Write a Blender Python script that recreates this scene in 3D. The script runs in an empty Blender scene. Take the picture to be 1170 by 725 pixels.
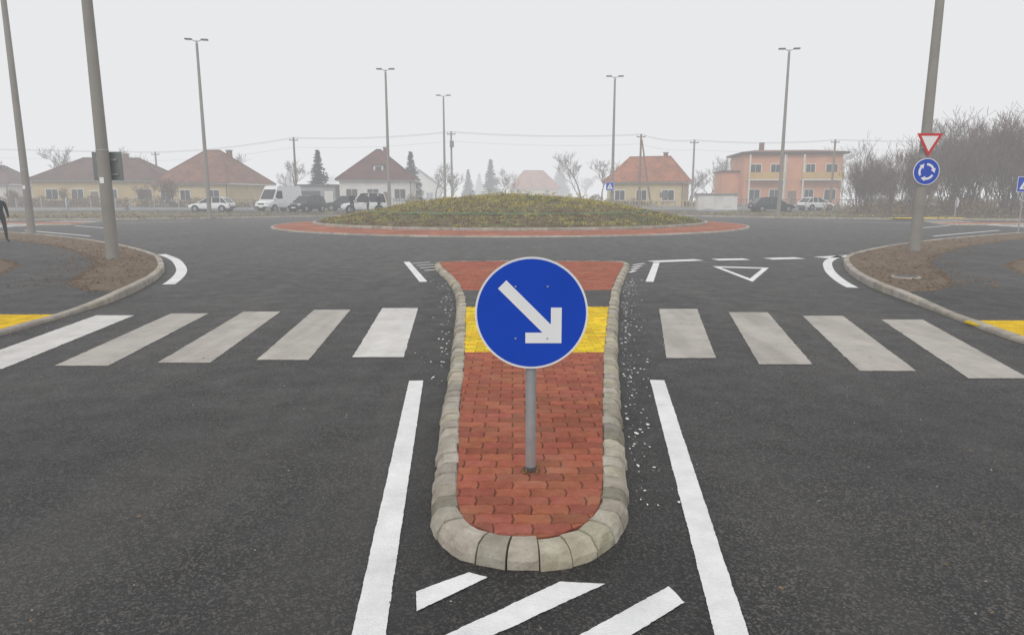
import bpy, bmesh, math, random
from mathutils import Vector, Matrix, noise
random.seed(7)
R = random.random
def U(a,b): return a+(b-a)*random.random()
scene = bpy.context.scene
COL = scene.collection

# ------------------------------------------------------------------ materials
def nmat(name):
    m = bpy.data.materials.new(name); m.use_nodes = True
    nt = m.node_tree
    b = nt.nodes['Principled BSDF']
    return m, nt, b
def N(nt, typ, **kw):
    n = nt.nodes.new(typ)
    for k, v in kw.items():
        if k in n.inputs: n.inputs[k].default_value = v
        else: setattr(n, k, v)
    return n
def L(nt, a, ao, b, bi): nt.links.new(a.outputs[ao], b.inputs[bi])
def mixc(nt, fac, a, b, blend='MIX'):
    n = nt.nodes.new('ShaderNodeMix'); n.data_type = 'RGBA'; n.blend_type = blend
    def setin(i, v):
        if isinstance(v, tuple) and len(v) == 2 and hasattr(v[0], 'outputs'):
            nt.links.new(v[0].outputs[v[1]], n.inputs[i])
        elif isinstance(v, (tuple, list)): n.inputs[i].default_value = (*v[:3], 1)
        else: n.inputs[i].default_value = v
    setin(0, fac); setin(6, a); setin(7, b)
    return (n, 2)
def ramp(nt, src, p0, p1, c0=(0,0,0), c1=(1,1,1)):
    r = nt.nodes.new('ShaderNodeValToRGB')
    r.color_ramp.elements[0].position = p0; r.color_ramp.elements[1].position = p1
    r.color_ramp.elements[0].color = (*c0, 1); r.color_ramp.elements[1].color = (*c1, 1)
    nt.links.new(src[0].outputs[src[1]], r.inputs[0])
    return (r, 0)
def noi(nt, pos, scale, detail=4, rough=.6):
    n = N(nt, 'ShaderNodeTexNoise', Scale=scale, Detail=detail, Roughness=rough)
    if pos: nt.links.new(pos[0].outputs[pos[1]], n.inputs['Vector'])
    return (n, 0)
def setc(nt, b, src): nt.links.new(src[0].outputs[src[1]], b.inputs['Base Color'])
def bump(nt, b, src, strength=.5, dist=.01):
    n = N(nt, 'ShaderNodeBump', Strength=strength, Distance=dist)
    nt.links.new(src[0].outputs[src[1]], n.inputs['Height'])
    nt.links.new(n.outputs[0], b.inputs['Normal'])

def simple(name, col, rough=.8, var=.25, scale=3, bscale=None, bst=.4, bd=.01, metal=0, tint=False, spec=.5, coord='obj'):
    m, nt, b = nmat(name)
    b.inputs['Roughness'].default_value = rough
    b.inputs['Metallic'].default_value = metal
    b.inputs['Specular IOR Level'].default_value = spec
    if coord == 'obj':
        tc = N(nt, 'ShaderNodeTexCoord'); pos = (tc, 3)
    else:
        tc = N(nt, 'ShaderNodeNewGeometry'); pos = (tc, 0)
    n1 = noi(nt, pos, scale, 5)
    lo = tuple(c*(1-var) for c in col); hi = tuple(min(1, c*(1+var)) for c in col)
    c = ramp(nt, n1, .3, .7, lo, hi)
    if tint:
        at = N(nt, 'ShaderNodeAttribute', attribute_name='tint')
        c = mixc(nt, 1.0, c, (at, 0), 'MULTIPLY')
    setc(nt, b, c)
    if bscale: bump(nt, b, noi(nt, pos, bscale, 4), bst, bd)
    return m

def mat_asphalt(name, base=.05, track=True):
    m, nt, b = nmat(name)
    g = N(nt, 'ShaderNodeNewGeometry'); pos = (g, 0)
    v = N(nt, 'ShaderNodeTexVoronoi', Scale=105.0); L(nt, g, 0, v, 'Vector')
    v2 = N(nt, 'ShaderNodeTexVoronoi', Scale=190.0); L(nt, g, 0, v2, 'Vector')
    sep = N(nt, 'ShaderNodeSeparateColor'); L(nt, v, 1, sep, 0)
    stone = ramp(nt, (sep, 0), .60, 1.0, (base*.48,)*3, (base*5.2, base*5.0, base*4.6))
    sep2 = N(nt, 'ShaderNodeSeparateColor'); L(nt, v2, 1, sep2, 0)
    fine = ramp(nt, (sep2, 1), .3, 1.0, (base*.42,)*3, (base*2.2,)*3)
    c = mixc(nt, .40, stone, fine)
    big = noi(nt, pos, .35, 5, .6)
    c = mixc(nt, 1.0, c, ramp(nt, big, .3, .72, (.56, .56, .59), (1.42, 1.38, 1.32)), 'MULTIPLY')
    med = noi(nt, pos, 3.0, 6, .7)
    c = mixc(nt, 1.0, c, ramp(nt, med, .3, .75, (.80, .80, .80), (1.25, 1.24, 1.22)), 'MULTIPLY')
    if track:
        mp = N(nt, 'ShaderNodeMapping'); mp.inputs['Scale'].default_value = (1.1, .1, 1); L(nt, g, 0, mp, 0)
        st = noi(nt, (mp, 0), 1.0, 4, .5)
        c = mixc(nt, ramp(nt, st, .50, .78), c, mixc(nt, .5, c, (base*2.9, base*2.7, base*2.45)))
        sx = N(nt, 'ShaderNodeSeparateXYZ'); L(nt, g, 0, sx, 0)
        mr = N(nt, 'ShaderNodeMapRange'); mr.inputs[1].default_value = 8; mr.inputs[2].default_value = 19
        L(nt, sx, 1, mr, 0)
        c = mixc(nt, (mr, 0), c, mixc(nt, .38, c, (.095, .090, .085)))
        s1 = N(nt, 'ShaderNodeMath', operation='SUBTRACT'); L(nt, sx, 0, s1, 0); s1.inputs[1].default_value = .2
        s2 = N(nt, 'ShaderNodeMath', operation='ABSOLUTE'); L(nt, s1, 0, s2, 0)
        s3 = N(nt, 'ShaderNodeMath', operation='MULTIPLY_ADD'); L(nt, sx, 1, s3, 0); s3.inputs[1].default_value = -.11; L(nt, s2, 0, s3, 2)
        s4 = N(nt, 'ShaderNodeMath', operation='MULTIPLY_ADD'); L(nt, med[0], 0, s4, 0); s4.inputs[1].default_value = .25; L(nt, s3, 0, s4, 2)
        m2 = N(nt, 'ShaderNodeMapRange'); m2.inputs[1].default_value = .48; m2.inputs[2].default_value = .72; m2.inputs[3].default_value = .66; m2.inputs[4].default_value = 1.0
        L(nt, s4, 0, m2, 0)
        m3 = N(nt, 'ShaderNodeMapRange'); m3.inputs[1].default_value = 12; m3.inputs[2].default_value = 18; L(nt, sx, 1, m3, 0)
        mx = N(nt, 'ShaderNodeMath', operation='MAXIMUM'); L(nt, m2, 0, mx, 0); L(nt, m3, 0, mx, 1)
        c = mixc(nt, 1.0, c, (mx, 0), 'MULTIPLY')
    setc(nt, b, c)
    rr = ramp(nt, med, .3, .7, (.44,)*3, (.75,)*3)
    nt.links.new(rr[0].outputs[0], b.inputs['Roughness'])
    b.inputs['Specular IOR Level'].default_value = .4
    bump(nt, b, (v, 0), .9, .008)
    return m

def mat_paint(name, col, wear=.5, under=(.06,.06,.06), dirt=.0):
    m, nt, b = nmat(name)
    g = N(nt, 'ShaderNodeNewGeometry'); pos = (g, 0)
    n1 = noi(nt, pos, 130, 3, .7); n2 = noi(nt, pos, 2.6, 6, .75)
    lo = tuple(c*.74 for c in col)
    c = ramp(nt, n2, .3, .65, lo, col)
    if dirt:
        mp = N(nt, 'ShaderNodeMapping'); mp.inputs['Scale'].default_value = (2.6, .35, 1); L(nt, g, 0, mp, 0)
        c = mixc(nt, ramp(nt, noi(nt, (mp,0), 1.0, 5, .65), .42, .72, (0,0,0), (dirt,)*3), c, (.20,.175,.15))
    ad = N(nt, 'ShaderNodeMath', operation='MULTIPLY_ADD'); L(nt, n2[0], 0, ad, 0); ad.inputs[1].default_value = .35; L(nt, n1[0], 0, ad, 2)
    w = ramp(nt, (ad, 0), .36+.16*wear, .44+.16*wear, (1,1,1), (0,0,0))
    c = mixc(nt, w, c, under)
    setc(nt, b, c); b.inputs['Roughness'].default_value = .65
    v = N(nt, 'ShaderNodeTexVoronoi', Scale=105.0); L(nt, g, 0, v, 'Vector')
    bump(nt, b, (v, 0), .6, .005)
    return m

def mat_ground(name, c1, c2, c3, s1=.25, s2=6, bd=.03):
    m, nt, b = nmat(name)
    g = N(nt, 'ShaderNodeNewGeometry'); pos = (g, 0)
    a = noi(nt, pos, s1, 6, .65); d = noi(nt, pos, s2, 6, .7); e = noi(nt, pos, s2*6, 4, .7)
    c = mixc(nt, ramp(nt, a, .4, .6), c1, c2)
    c = mixc(nt, ramp(nt, d, .45, .65), c, c3)
    c = mixc(nt, 1.0, c, ramp(nt, e, .25, .75, (.5,)*3, (1.45,)*3), 'MULTIPLY')
    setc(nt, b, c); b.inputs['Roughness'].default_value = .95
    bump(nt, b, e, .9, bd)
    return m

def mat_kerbstone():
    m, nt, b = nmat('island_kerb_stone')
    g = N(nt, 'ShaderNodeNewGeometry'); pos = (g, 0)
    c = ramp(nt, noi(nt, pos, 9, 6, .7), .32, .68, (.37,.335,.27), (.58,.545,.46))
    c = mixc(nt, ramp(nt, noi(nt, pos, 55, 5, .8), .55, .70, (0,0,0), (.8,)*3), c, (.26,.23,.18))
    v = N(nt, 'ShaderNodeTexVoronoi', Scale=130.0); L(nt, g, 0, v, 'Vector')
    c = mixc(nt, ramp(nt, (v,0), .12, .34, (.35,)*3, (0,0,0)), c, (.20,.175,.14))
    c = mixc(nt, ramp(nt, noi(nt, pos, 3.1, 4, .6), .52, .68, (0,0,0), (.5,)*3), c, (.27,.24,.175))
    at = N(nt, 'ShaderNodeAttribute', attribute_name='tint')
    c = mixc(nt, 1.0, c, (at, 0), 'MULTIPLY')
    setc(nt, b, c); b.inputs['Roughness'].default_value = .95; b.inputs['Specular IOR Level'].default_value = .25
    bump(nt, b, noi(nt, pos, 38, 8, .75), .9, .018)
    return m
def mat_paver():
    m, nt, b = nmat('red_paver')
    g = N(nt, 'ShaderNodeNewGeometry'); pos = (g, 0)
    c = ramp(nt, noi(nt, pos, 14, 6, .7), .3, .7, (.28,.078,.045), (.43,.135,.08))
    c = mixc(nt, ramp(nt, noi(nt, pos, 190, 3, .8), .55, .68, (0,0,0), (.7,)*3), c, (.16,.06,.045))
    c = mixc(nt, ramp(nt, noi(nt, pos, 2.2, 5, .7), .48, .68, (0,0,0), (.42,)*3), c, (.36,.19,.12))
    at = N(nt, 'ShaderNodeAttribute', attribute_name='tint')
    c = mixc(nt, 1.0, c, (at, 0), 'MULTIPLY')
    setc(nt, b, c); b.inputs['Roughness'].default_value = .95; b.inputs['Specular IOR Level'].default_value = .2
    bump(nt, b, noi(nt, pos, 150, 5, .8), .9, .005)
    return m

M = {}
M['asphalt'] = mat_asphalt('fresh_asphalt', .033)
M['path'] = mat_asphalt('path_asphalt', .038, track=False)
M['white'] = mat_paint('white_road_paint', (.86,.86,.86), .1)
M['zebra'] = mat_paint('zebra_paint', (.50,.465,.42), .55, dirt=.55)
M['zebra_new'] = mat_paint('zebra_paint_fresh', (.72,.70,.67), .35, dirt=.2)
M['yellow'] = simple('yellow_tactile', (.72,.50,.014), .8, .22, 6, 60, .4, .004, tint=True, spec=.3)
M['paver'] = mat_paver()
M['joint'] = simple('sand_joint', (.24,.17,.11), .95, .3, 20, 120)
M['kerbstone'] = mat_kerbstone()
M['kerb'] = simple('concrete_kerb', (.36,.33,.29), .9, .25, 5, 60, .6, .004, tint=True, coord='w')
M['grass'] = mat_ground('autumn_grass', (.15,.125,.06), (.19,.155,.09), (.11,.095,.05), .08, 1.5)
M['soil'] = mat_ground('bare_soil', (.20,.14,.09), (.25,.185,.12), (.12,.08,.05), .8, 7, .05)
M['mulch'] = mat_ground('planting_soil', (.15,.12,.055), (.16,.15,.06), (.09,.07,.04), .5, 5)
M['concrete'] = simple('pole_concrete', (.28,.265,.24), .9, .13, 1.2, 50, .5, .004)
M['steel'] = simple('galvanised_steel', (.40,.41,.42), .5, .15, 8, metal=.5)
M['darksteel'] = simple('dark_steel', (.09,.095,.10), .5, .1)
M['signgrey'] = simple('sign_back', (.20,.22,.22), .55, .1, metal=.3)
M['blue'] = simple('sign_blue', (.001,.058,.50), .5, .05, 4, spec=.15)
M['signwhite'] = simple('sign_white', (.84,.85,.86), .45, .03)
M['signred'] = simple('sign_red', (.60,.015,.015), .5, .05, spec=.2)
M['wood'] = simple('pole_wood', (.20,.14,.09), .9, .3, 3)
M['bark'] = simple('bark', (.10,.08,.065), .95, .3, 4)
M['barkgrey'] = simple('twig_bark', (.135,.10,.08), .95, .3, 2)
M['glass'] = simple('window_glass', (.035,.04,.045), .12, .2)
M['glasscar'] = simple('car_glass', (.02,.024,.028), .08, .1)
M['frame'] = simple('window_frame', (.68,.67,.64), .6, .05)
M['carwhite'] = simple('car_paint_white', (.78,.79,.80), .3, .03)
M['carblack'] = simple('car_paint_black', (.02,.022,.025), .25, .05)
M['cargrey'] = simple('car_paint_dark_blue', (.03,.038,.05), .28, .05)
M['rubber'] = simple('rubber', (.02,.02,.02), .85, .1)
M['rim'] = simple('wheel_rim', (.42,.42,.43), .4, .05, metal=.6)
M['lamp'] = simple('headlight', (.6,.62,.64), .2, .05)
M['red_l'] = simple('tail_light', (.4,.02,.02), .3, .05)
M['plate'] = simple('number_plate', (.75,.75,.72), .5, .02)
for k, c in {'wall_yellow':(.52,.40,.20),'wall_cream':(.56,.45,.25),'wall_white':(.66,.65,.62),'wall_peach':(.62,.29,.16),
             'wall_grey':(.30,.31,.32),'wall_ochre':(.56,.37,.13)}.items():
    M[k] = simple(k, c, .9, .15, .6, 20, .3, .01)
def mat_roof(name, col):
    m, nt, b = nmat(name)
    tc = N(nt, 'ShaderNodeTexCoord')
    br = N(nt, 'ShaderNodeTexBrick', Scale=2.6); L(nt, tc, 3, br, 0)
    br.inputs['Color1'].default_value = (*[c*.75 for c in col],1); br.inputs['Color2'].default_value = (*[c*1.25 for c in col],1)
    br.inputs['Mortar'].default_value = (*[c*.4 for c in col],1)
    n = noi(nt, (tc, 3), .7, 5)
    c = mixc(nt, 1.0, (br, 0), ramp(nt, n, .3, .7, (.6,)*3, (1.3,)*3), 'MULTIPLY')
    setc(nt, b, c); b.inputs['Roughness'].default_value = .85
    return m
M['roof_brown'] = mat_roof('roof_brown', (.115,.06,.042))
M['roof_red'] = mat_roof('roof_redbrown', (.21,.09,.055))
M['roof_orange'] = mat_roof('roof_orange', (.36,.12,.05))
M['roof_dark'] = mat_roof('roof_darkbrown', (.12,.042,.035))
M['leaf_green'] = simple('leaf_green', (.15,.165,.045), .8, .4, 3)
M['leaf_yellow'] = simple('leaf_yellowgreen', (.40,.34,.07), .8, .35, 3)
M['leaf_brown'] = simple('leaf_brown', (.20,.125,.06), .85, .4, 3)
M['leaf_rust'] = simple('leaf_rust', (.24,.14,.065), .85, .35, 3)
M['needle'] = simple('needles', (.03,.05,.035), .85, .4, 3)
M['skin'] = simple('skin', (.50,.30,.22), .6, .08)
M['coat_dark'] = simple('coat_dark', (.018,.02,.026), .9, .2)
M['coat_grey'] = simple('coat_grey', (.05,.05,.06), .9, .2)
M['trousers'] = simple('trousers', (.022,.024,.034), .9, .2)
M['shoes'] = simple('shoes', (.02,.018,.016), .6, .1)
M['hair'] = simple('hair', (.03,.02,.014), .8, .2)
M['green_edge'] = simple('green_edging', (.06,.18,.09), .7, .1)
M['iron'] = simple('cast_iron', (.09,.085,.08), .7, .3, 20)

# ------------------------------------------------------------------ builders
def mkmesh(name, verts, faces, mats, midx=None, smooth=False, tints=None):
    me = bpy.data.meshes.new(name)
    me.from_pydata([tuple(v) for v in verts], [], faces)
    for m in (mats if isinstance(mats, list) else [mats]): me.materials.append(m)
    if midx: me.polygons.foreach_set('material_index', midx)
    if smooth: me.polygons.foreach_set('use_smooth', [True]*len(me.polygons))
    if tints or any(m in (M['kerb'], M['kerbstone'], M['paver'], M['yellow']) for m in me.materials):
        at = me.color_attributes.new('tint', 'FLOAT_COLOR', 'CORNER')
        data = []
        for i, p in enumerate(me.polygons):
            t = tints[i] if tints else 1.0
            if not isinstance(t, tuple): t = (t, t, t)
            data += [t[0], t[1], t[2], 1.0]*p.loop_total
        at.data.foreach_set('color', data)
    me.update()
    return me
def mkobj(name, me, parent=None, loc=None, rot=None, scale=None):
    o = bpy.data.objects.new(name, me); COL.objects.link(o)
    if parent: o.parent = parent
    if loc: o.location = loc
    if rot: o.rotation_euler = rot
    if scale: o.scale = scale
    return o

def tube(p0, p1, r0, r1, n, caps=True):
    p0 = Vector(p0); p1 = Vector(p1); d = (p1-p0)
    d = d.normalized() if d.length > 1e-9 else Vector((0,0,1))
    a = d.cross(Vector((0,0,1)) if abs(d.z) < .9 else Vector((1,0,0))).normalized(); b = d.cross(a)
    vs = []
    for p, r in ((p0, r0), (p1, r1)):
        for i in range(n):
            t = 2*math.pi*i/n
            vs.append(p + a*(r*math.cos(t)) + b*(r*math.sin(t)))
    fs = [(i, (i+1) % n, n+(i+1) % n, n+i) for i in range(n)]
    if caps: fs += [tuple(reversed(range(n))), tuple(range(n, 2*n))]
    return vs, fs

class Obj:
    def __init__(s, name, loc=(0,0,0), rot=0.0):
        s.name = name; s.loc = loc; s.rot = rot; s.parts = {}
    def add(s, part, vs, fs, mat, smooth=False, tint=1.0):
        d = s.parts.setdefault(part, dict(v=[], f=[], m=mat, s=smooth, t=[]))
        o = len(d['v']); d['v'] += [tuple(v) for v in vs]
        d['f'] += [tuple(i+o for i in f) for f in fs]; d['t'] += [tint]*len(fs)
    def box(s, part, c, size, mat, bev=0.0, rz=0.0):
        x, y, z = (a/2 for a in size)
        if bev > 0:
            vs = []
            b = min(bev, x*.9, y*.9, z*.9)
            for zz, k in ((-z, b), (-z+b, 0), (z-b, 0), (z, b)):
                for sx, sy in ((-1,-1),(1,-1),(1,1),(-1,1)):
                    vs.append(Vector((sx*(x-k), sy*(y-k), zz)))
            fs = [(3,2,1,0),(12,13,14,15)]
            for r in range(3):
                for i in range(4): fs.append((r*4+i, r*4+(i+1)%4, r*4+4+(i+1)%4, r*4+4+i))
        else:
            vs = [Vector((sx*x, sy*y, sz*z)) for sz in (-1,1) for sx, sy in ((-1,-1),(1,-1),(1,1),(-1,1))]
            fs = [(3,2,1,0),(4,5,6,7),(0,1,5,4),(1,2,6,5),(2,3,7,6),(3,0,4,7)]
        if rz: 
            Mx = Matrix.Rotation(rz, 3, 'Z'); vs = [Mx@v for v in vs]
        s.add(part, [v+Vector(c) for v in vs], fs, mat)
    def cyl(s, part, p0, p1, r0, r1, mat, n=12):
        v, f = tube(p0, p1, r0, r1, n); s.add(part, v, f, mat, False)
    def done(s):
        if len(s.parts) == 1:
            d = list(s.parts.values())[0]
            return mkobj(s.name, mkmesh(s.name, d['v'], d['f'], d['m'], smooth=d['s'], tints=d['t'] if any(t != 1.0 for t in d['t']) else None), loc=s.loc, rot=(0,0,s.rot))
        e = mkobj(s.name, None, loc=s.loc, rot=(0,0,s.rot)); e.empty_display_size = .3
        for k, d in s.parts.items():
            mkobj(k, mkmesh(k, d['v'], d['f'], d['m'], smooth=d['s']), parent=e)
        return e

def catmull(pts, k=6, closed=False):
    out = []; n = len(pts)
    rng = range(n if closed else n-1)
    for i in rng:
        g = (lambda j: Vector(pts[j % n])) if closed else (lambda j: Vector(pts[max(0, min(n-1, j))]))
        p0, p1, p2, p3 = g(i-1), g(i), g(i+1), g(i+2)
        L1 = (p2-p1).length
        m1 = (p2-p0)*(L1/max(1e-6, (p1-p0).length+L1)) if i > 0 or closed else (p2-p1)
        m2 = (p3-p1)*(L1/max(1e-6, (p3-p2).length+L1)) if i < n-2 or closed else (p2-p1)
        for j in range(k):
            t = j/k; t2 = t*t; t3 = t2*t
            out.append(p1*(2*t3-3*t2+1)+m1*(t3-2*t2+t)+p2*(-2*t3+3*t2)+m2*(t3-t2))
    if not closed: out.append(Vector(pts[-1]))
    return out
def resample(path, step, closed=False, n=None):
    P = list(path)+([path[0]] if closed else [])
    ds = [0]
    for a, b in zip(P, P[1:]): ds.append(ds[-1]+(b-a).length)
    n = n or max(2, round(ds[-1]/step)); out = []; j = 0
    for i in range(n+(0 if closed else 1)):
        t = ds[-1]*i/n
        while j < len(ds)-2 and ds[j+1] < t: j += 1
        f = (t-ds[j])/max(1e-9, ds[j+1]-ds[j]); out.append(P[j].lerp(P[j+1], min(1, f)))
    return out
def normals(path, closed=False):
    n = len(path); out = []
    for i in range(n):
        a = path[(i-1) % n] if closed or i > 0 else path[i]
        b = path[(i+1) % n] if closed or i < n-1 else path[i]
        d = (b-a).normalized(); out.append(Vector((-d.y, d.x)))
    return out
def offset(path, d, closed=False):
    return [p+n*d for p, n in zip(path, normals(path, closed))]

def hz(y):
    if y < 4.5: return .10
    if y < 6: return .10-.07*(y-4.5)/1.5
    if y <= 9.3: return .03
    if y < 11: return .03+.07*(y-9.3)/1.7
    return .10
def sheet(name, poly, mat, z=0.0, dz=0.0, usehz=False, parent=None):
    bm = bmesh.new()
    vs = [bm.verts.new((p[0], p[1], 0)) for p in poly]
    f = bm.faces.new(vs); bmesh.ops.triangulate(bm, faces=[f])
    if usehz:
        for yc in (4.5, 6, 9.3, 11):
            bmesh.ops.bisect_plane(bm, geom=bm.verts[:]+bm.edges[:]+bm.faces[:], plane_co=(0,yc,0), plane_no=(0,1,0))
        for v in bm.verts: v.co.z = hz(v.co.y)+dz
    else:
        for v in bm.verts: v.co.z = z
    bmesh.ops.recalc_face_normals(bm, faces=bm.faces[:])
    if sum(f.normal.z for f in bm.faces) < 0: bmesh.ops.reverse_faces(bm, faces=bm.faces[:])
    me = bpy.data.meshes.new(name); bm.to_mesh(me); bm.free(); me.materials.append(mat)
    if mat in (M['paver'], M['yellow']):
        at = me.color_attributes.new('tint', 'FLOAT_COLOR', 'CORNER'); at.data.foreach_set('color', [1.0]*4*len(me.loops))
    return mkobj(name, me, parent)
def quadsmesh(name, quads, mat, z=.004, parent=None, tints=None):
    vs = []; fs = []
    for q in quads:
        o = len(vs); vs += [(p[0], p[1], z) for p in q]; 
        a = sum(q[i][0]*q[(i+1)%len(q)][1]-q[(i+1)%len(q)][0]*q[i][1] for i in range(len(q)))
        idx = list(range(o, o+len(q)))
        fs.append(tuple(idx if a > 0 else reversed(idx)))
    return mkobj(name, mkmesh(name, vs, fs, mat, tints=tints), parent)
def ribbon(path, w):
    a = offset(path, w/2); b = offset(path, -w/2)
    return [(a[i], a[i+1], b[i+1], b[i]) for i in range(len(path)-1)]
def ragged(q, step=.02, jit=.0025, wob=.002):
    out = []
    for i in range(len(q)):
        a = Vector(q[i][:2]); b = Vector(q[(i+1) % len(q)][:2]); d = b-a; n = max(1, int(d.length/step))
        nn = Vector((-d.y, d.x)).normalized() if d.length > 0 else Vector((0,0))
        for k in range(n):
            p = a+d*(k/n)
            out.append(p+nn*(random.gauss(0,jit)+wob*noise.noise(Vector((p.x*9,p.y*9,.3)))) if k else p)
    return out
def V2(l): return [Vector(p) for p in l]

# ------------------------------------------------------------------ terrain and roads
S = 700
sheet('ground', [(-S,-S),(S,-S),(S,S),(-S,S)], M['grass'], z=-.03)
CY = 41.2
Lp = [(-6,-40),(-6,-10),(-6,3),(-6,7.8),(-6.06,9),(-6.2,10.45),(-6.72,12.5),(-7.45,14.5),(-8.3,16.2),(-9.3,17.9),(-10.9,20.0),(-13.3,22.7),(-17.2,26.4),(-22,30.0),(-28,33.2),(-36,35),(-60,36),(-160,36)]
Rp = [(5.6,-40),(5.6,-10),(5.6,3),(5.67,7.37),(5.83,8.53),(6.12,10.18),(6.38,11.75),(6.78,13.27),(7.47,15.2),(8.5,17.4),(10.04,19.5),(12.75,22.4),(16.84,25.9),(22,29.6),(28.5,33),(36,35),(60,36),(160,36)]
cSW = catmull(V2(Lp), 5); cSE = catmull(V2(Rp), 5)
mir = lambda P: [Vector((p.x, 2*CY-p.y)) for p in P]
cNW = mir(cSW); cNE = mir(cSE)
cNW[0] = Vector((-6, 260)); cNE[0] = Vector((5.6, 260))
road_poly = cSW + cNW[::-1] + cNE + cSE[::-1]
sheet('asphalt_road', road_poly, M['asphalt'], z=0.0)

def kerb(name, path, side, width, h, step, mat, usehz=False, closed=False, gap=.004, jit=.004, tv=.18, prof=None, dark=.0, rough=0.0):
    P = resample(path, step, closed); n = len(P)
    sub = 2
    cnt = n if closed else n-1
    fine = resample(path, step/sub, closed, n=cnt*sub)
    o = Obj(name)
    m = len(fine)
    nr = normals(fine, closed)
    for k in range(cnt):
        idx = [(k*sub+j) % m if closed else min(k*sub+j, m-1) for j in range(sub+1)]
        pts = [fine[i].copy() for i in idx]; ns = [nr[i]*side for i in idx]
        if (pts[-1]-pts[0]).length < 1e-5: continue
        g1 = gap*U(.4,1.8)
        pts[0] += (pts[1]-pts[0]).normalized()*g1; pts[-1] += (pts[-2]-pts[-1]).normalized()*g1
        j1 = U(-jit, jit); j2 = U(-jit, jit)*.6
        vs = []; 
        pr = prof or [(0,-.02),(.004,h-.02),(.018,h),(width-.008,h),(width,h-.02),(width,-.02)]
        for p, nn in zip(pts, ns):
            base = (hz(p.y)-.09) if usehz else 0
            for (a, b) in pr:
                q = p+nn*(a+j1+U(-rough,rough))
                bb = b+base+j2+U(-rough,rough)*.6 if b > 0 else b
                vs.append((q.x, q.y, bb))
        r = len(pr); fs = []
        for s2 in range(sub):
            for i in range(r-1):
                a = s2*r+i; f = (a, a+1, a+1+r, a+r)
                fs.append(f if side > 0 else f[::-1])
        e1 = tuple(range(r)); e2 = tuple(range(sub*r, sub*r+r))
        fs.append(e1[::-1] if side > 0 else e1); fs.append(e2 if side > 0 else e2[::-1])
        t = 1+U(-tv, tv)
        if R() < dark: t *= U(.62,.85)
        o.add(name, vs, fs, mat, tint=(t*1.0, t*U(.96,1.01), t*U(.9,1.02)))
    return o.done()

def clipr(P, lim=75): return [p for p in P if abs(p.x) < lim and -8 < p.y < 110]
for nm, P, sd in (('road_kerb', cSW, 1), ('road_kerb', cSE, -1), ('road_kerb', cNW, -1), ('road_kerb', cNE, 1)):
    kerb(nm, clipr(P), sd, .13, .11, .5, M['kerb'], usehz=True)
oSW = offset(cSW, .06); oSE = offset(cSE, -.06); oNW = offset(cNW, -.06); oNE = offset(cNE, .06)
sheet('soil_verge', oSW+[Vector((-160,-40))], M['soil'], usehz=True)
sheet('soil_verge', oSE+[Vector((160,-40))], M['soil'], usehz=True)
sheet('grass_verge', oNW+[Vector((-160,260))], M['grass'], z=.10)
sheet('grass_verge', oNE+[Vector((160,260))], M['grass'], z=.10)
inner = catmull(V2([(-6.42,10.9),(-6.95,11.05),(-7.84,12.05),(-8.6,13.6),(-9.5,15.5),(-12,18.9),(-16.2,23.0),(-24,28.2),(-40,31.5),(-158,32)]), 4)
outer = catmull(V2([(-158,29),(-40,28.5),(-25,25.3),(-17.5,20.6),(-13.2,17.2),(-11.4,15.6),(-10.3,13.8),(-9.6,11),(-9.3,8),(-9.3,5.4)]), 4)
side = V2([(-6.10,5.4),(-6.10,7.8),(-6.16,9),(-6.30,10.45)])
sheet('pavement', side+inner+outer, M['path'], usehz=True, dz=.006)
mirx = lambda P: [Vector((-p.x, p.y)) for p in P]
sideR = V2([(5.72,5.4),(5.78,7.37),(5.94,8.53),(6.23,10.18)])
sheet('pavement', sideR+mirx(inner)+mirx(outer), M['path'], usehz=True, dz=.006)
for sx in (-1, 1):
    P = mir(inner) if sx < 0 else mirx(mir(inner)); Q = mir(outer) if sx < 0 else mirx(mir(outer))
    sheet('pavement', P+Q, M['path'], z=.106)
v_, f_ = [], []
def clod(vs, fs, x, y, z, s):
    o = len(vs)
    vs += [(x+s*U(.6,1.2)*a, y+s*U(.6,1.2)*b, z+s*c) for a, b, c in ((1,0,0),(0,1,0),(-1,0,0),(0,-1,0),(0,0,.9))]
    fs += [(o,o+1,o+4),(o+1,o+2,o+4),(o+2,o+3,o+4),(o+3,o,o+4)]
for mm in (lambda x: x, mirx):
    for P in (inner, outer):
        Q = resample([p for p in mm(P) if abs(p.x) < 30 and p.y > 10.9], .02)
        for p in Q:
            if R() < .8: clod(v_, f_, p.x+random.gauss(0,.05), p.y+random.gauss(0,.05), hz(p.y)+.004, U(.008,.035))
for k in range(1500):
    sx = -1 if R() < .5 else 1
    P = cSW if sx < 0 else cSE
    p = random.choice([q for q in P if 10.8 < q.y < 26]); nn = U(.25,2.4)
    x = p.x+sx*nn*.8; y = p.y-nn*.45+U(-.6,.6)
    if y < 11.3: continue
    clod(v_, f_, x, y, .10, U(.012,.05))
mkobj('soil_clods', mkmesh('soil_clods', v_, f_, M['soil']))

def tactile(x0, x1, y0, y1, z, name='tactile_paving'):
    o = Obj(name); s = .2
    nx = int(round((x1-x0)/s)); ny = int(round((y1-y0)/s))
    for i in range(nx):
        for j in range(ny):
            cx = x0+s*(i+.5); cy = y0+s*(j+.5)
            o.box(name, (cx,cy,z-.01), (s-.006,s-.006,.03), M['yellow'], .004)
            for a in range(4):
                o.box(name, (cx, cy-.075+a*.05, z+.0075), (s-.03,.022,.006), M['yellow'], .002)
    return o.done()
tactile(-7.54,-6.14,7.25,9.05,.038); tactile(5.80,7.2,6.8,8.6,.038)
tactile(27.5,29.5,49.0,50.2,.125); tactile(30,33,50.0,51.4,.125)

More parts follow.
